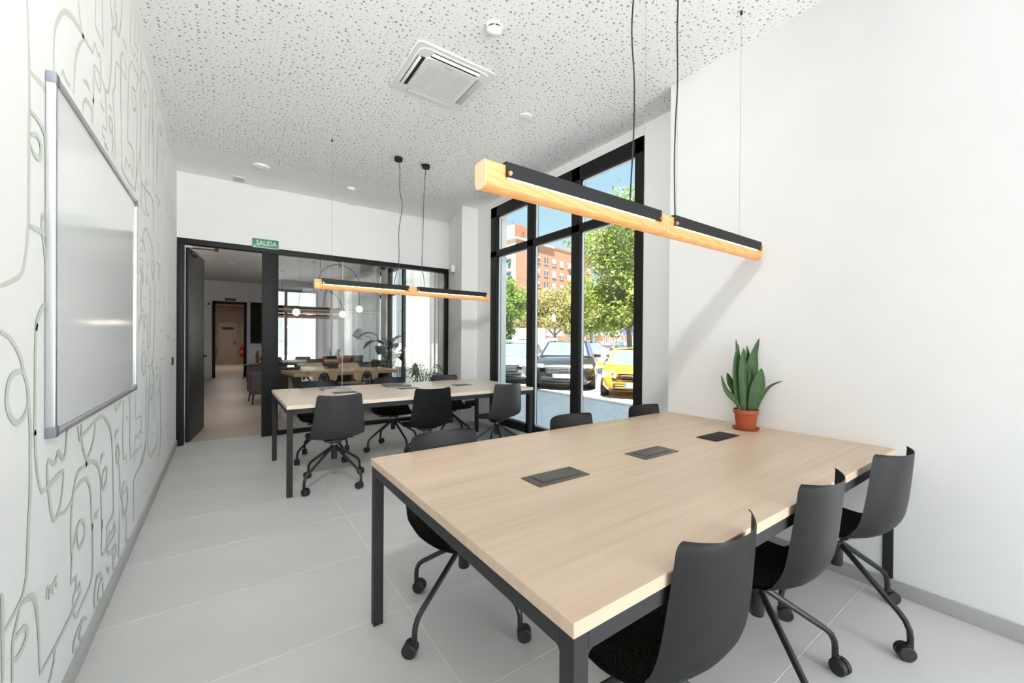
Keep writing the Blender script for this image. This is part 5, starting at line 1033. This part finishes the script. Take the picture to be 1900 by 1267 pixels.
for a, b, m_ in ((0, 11.5, 'hoard'), (11.5, 77, 'hoard_l'), (77, 108, 'hoard'), (108, 136, 'hoard')): obj('panel', box2(B(), (a*q+0.01, 0, 0), (b*q-0.01, 0.12, 2.55)), m_, t)
bm = B(); prism(bm, [(14*q, 0.02), (76*q, 0.02), (76*q, 0.85), (66*q, 1.1), (55*q, 1.05), (46*q, 0.6), (30*q, 0.4), (14*q, 0.3)], -0.012, -0.002, lambda p_, q_, h_: (p_, h_, q_)); obj('car_print', bm, 'hoard_c', t, smooth=False)
bm = B(); lathe(bm, [(0, -0.012), (0.85, -0.012), (0.85, -0.003), (0, -0.003)], 28, (24*q, 0, 1.15), 'y'); obj('round_print', bm, 'hoard', t, smooth=False)
bm = B(); lathe(bm, [(0.72, -0.016), (0.80, -0.016), (0.80, -0.003), (0.72, -0.003)], 28, (38*q, 0, 1.25), 'y'); obj('ring_print', bm, 'whitecar', t, smooth=False)
text('lettering', 'ADA', 0.75, 'whitecar', t, (66*q, -0.012, 2.05), (PI/2, 0, 0))
for i in range(8): obj('stay', box(B(), (Lf*(i+0.5)/8, 0.2, 0.0), (0.12, 0.12, 4.9)), 'steel', t)

# van, canopy, garage wall
x, y = P2(949, 28.5); t = thing('white_van', 'tall white van half hidden by the fresh green tree', 'van', (x, y, GZ), math.atan2(-0.55, 0.83))
obj('body', box(B(), (0, 0, 1.25), (4.6, 2.0, 2.1), bev=0.18, seg=3), 'whitecar', t); obj('cab', box(B(), (2.6, 0, 0.9), (1.2, 1.95, 1.4), bev=0.25, seg=3), 'whitecar', t); obj('windscreen', box(B(), (2.75, 0, 1.4), (0.9, 1.7, 0.5), bev=0.1, seg=2), 'carglass', t)
for sx in (-1.4, 2.2):
    for s in (-1, 1): obj('wheel', lathe(B(), [(0, -0.1), (0.34, -0.1), (0.36, 0), (0.34, 0.1), (0, 0.1)], 20, (sx, s*0.95, 0.36), 'y'), 'rubber', t)
x, y = P2(1042, 46); t = thing('canopy', 'white canopy roof beyond the street lamp', 'canopy', (x, y, GZ), -0.6)
obj('roof', (lambda b: (prism(b, [(-2.6, 2.0), (2.6, 2.0), (2.6, 2.5), (0, 3.0), (-2.6, 2.5)], -1.5, 1.5, lambda p, q_, h: (p, h, q_)), b)[1])(B()), 'whitecar', t, smooth=False)
for sx in (-1, 1):
    for sy in (-1, 1): obj('post', cyl(B(), (sx*2.4, sy*1.3, 0), (sx*2.4, sy*1.3, 2.05), 0.05, n=8), 'white', t)

# brick apartment block
P0 = Vector((53.0, 73.6, GZ)); ang = math.atan2(2.4, 12.1); t = thing('apartment_block', 'orange brick apartment block with rows of windows beyond the trees', 'building', P0, ang)
LX, LY, HH = 31.0, 15.0, 24.2
obj('wall', box2(B(), (0, 0, 0), (LX, LY, HH)), 'brick', t, smooth=False)
obj('roof_slab', box2(B(), (-0.4, -0.4, HH), (13.5, LY, HH+0.35)), 'concrete', t, smooth=False); obj('parapet', box2(B(), (13.5, -0.1, HH), (LX, LY, HH+0.5)), 'brick', t, smooth=False)
obj('roof_tower', box2(B(), (0.3, 0.6, HH+0.35), (4.2, 7, HH+3.4)), 'brick', t, smooth=False); obj('roof_house', box2(B(), (6.0, 4, HH+0.35), (11.5, 11, HH+2.2)), 'creamwall', t, smooth=False)
obj('side_render', box2(B(), (-0.06, 0.05, 0), (0.0, LY, HH)), 'creamwall', t, smooth=False); obj('tower_render', box2(B(), (0.24, 0.7, HH+0.36), (0.31, 6.9, HH+3.35)), 'creamwall', t, smooth=False)
for k, x in enumerate((2.0, 9.0)): obj('aerial', (lambda b: (cyl(b, (x, 3, HH), (x, 3, HH+5.0), 0.05, n=6), box(b, (x, 3, HH+4.6), (1.1, 0.05, 0.05)), b)[2])(B()), 'steel', t)
obj('tower_window', box2(B(), (2.8, 0.57, HH+1.3), (3.25, 0.62, HH+2.1)), 'winglass', t, smooth=False)
rnd = random.Random(9); wmesh = {}
def wpart(key, a, b, m_, par, off):
    if key not in wmesh: o = obj(key[0], box2(B(), a, b), m_, par, smooth=False); wmesh[key] = o.data
    else: o = bpy.data.objects.new(key[0], wmesh[key]); COL.objects.link(o); o.parent = par
    o.location = off; return o
drops = {(6, 0): .35, (6, 1): 0, (6, 2): .7, (6, 3): .9, (6, 4): .25, (5, 0): .8, (5, 1): .15, (5, 2): 1, (5, 3): .5, (5, 4): 1, (4, 0): .5, (4, 1): 0, (4, 2): .85, (4, 3): .6, (4, 4): .35}
for r in range(1, 7):
    for c in range(8):
        xw, zw = 6.9+3.1*c, 20.05-2.93*(6-r); w_ = wpart(('window',), (0, -0.03, 0), (1.45, 0.05, 1.45), 'winglass', t, (xw, 0, zw))
        wpart(('sill',), (-0.12, -0.12, -0.12), (1.57, 0.02, 0.0), 'concrete', w_, (0, 0, 0)); wpart(('sash',), (0.68, -0.05, 0), (0.77, -0.03, 1.45), 'white', w_, (0, 0, 0))
        q_ = round(drops.get((r, c), rnd.choice((0, .3, .5, .8, 1))), 2)
        if q_ > 0: wpart(('shutter', q_), (0.03, -0.06, 1.45-1.42*q_), (1.42, -0.032, 1.45), 'shutter', w_, (0, 0, 0))
for r in range(1, 8):
    zf = 2.93*r-0.4
    b_ = obj('balcony', box2(B(), (-1.3, 1.2, zf), (0, 7.0, zf+0.25)), 'white', t, smooth=False); obj('railing', box2(B(), (-1.3, 1.2, zf+0.25), (-1.22, 7.0, zf+1.15)), 'shutter', b_, smooth=False)
    obj('balcony_door', box2(B(), (-0.09, 2.2, zf+0.25), (-0.02, 6.2, zf+2.4)), 'winglass', b_, smooth=False)
    if r in (5, 6): obj('awning', prism(B(), [(-1.5, zf+0.9), (-0.1, zf+2.45), (-0.1, zf+2.52), (-1.5, zf+0.98)], 1.3, 6.0, lambda p, q_, h: (p, h, q_)), 'awning', b_, smooth=False)
for r in range(3, 8): obj('end_balcony', box2(B(), (19.6, -1.1, 2.93*r-0.4), (24.0, 0, 2.93*r+0.7)), 'concrete', t, smooth=False)
obj('garage_front', box2(B(), (3.0, -0.08, 0.3), (11.5, 0, 2.6)), 'winglass', t, smooth=False)
x, y = P2(1190, 84); t = thing('far_building', 'pale low building beyond the hoarding', 'building', (x, y, GZ), -0.62)
obj('wall', box2(B(), (-8, 0, 0), (12, 8, 7.0)), 'brick', t, smooth=False); obj('roof', box2(B(), (-8.3, -0.3, 7.0), (12.3, 8.3, 7.5)), 'concrete', t, smooth=False)
for i in range(5): obj('window', box2(B(), (-7+4*i, -0.05, 3.8), (-5.2+4*i, 0.0, 5.2)), 'winglass', t, smooth=False)
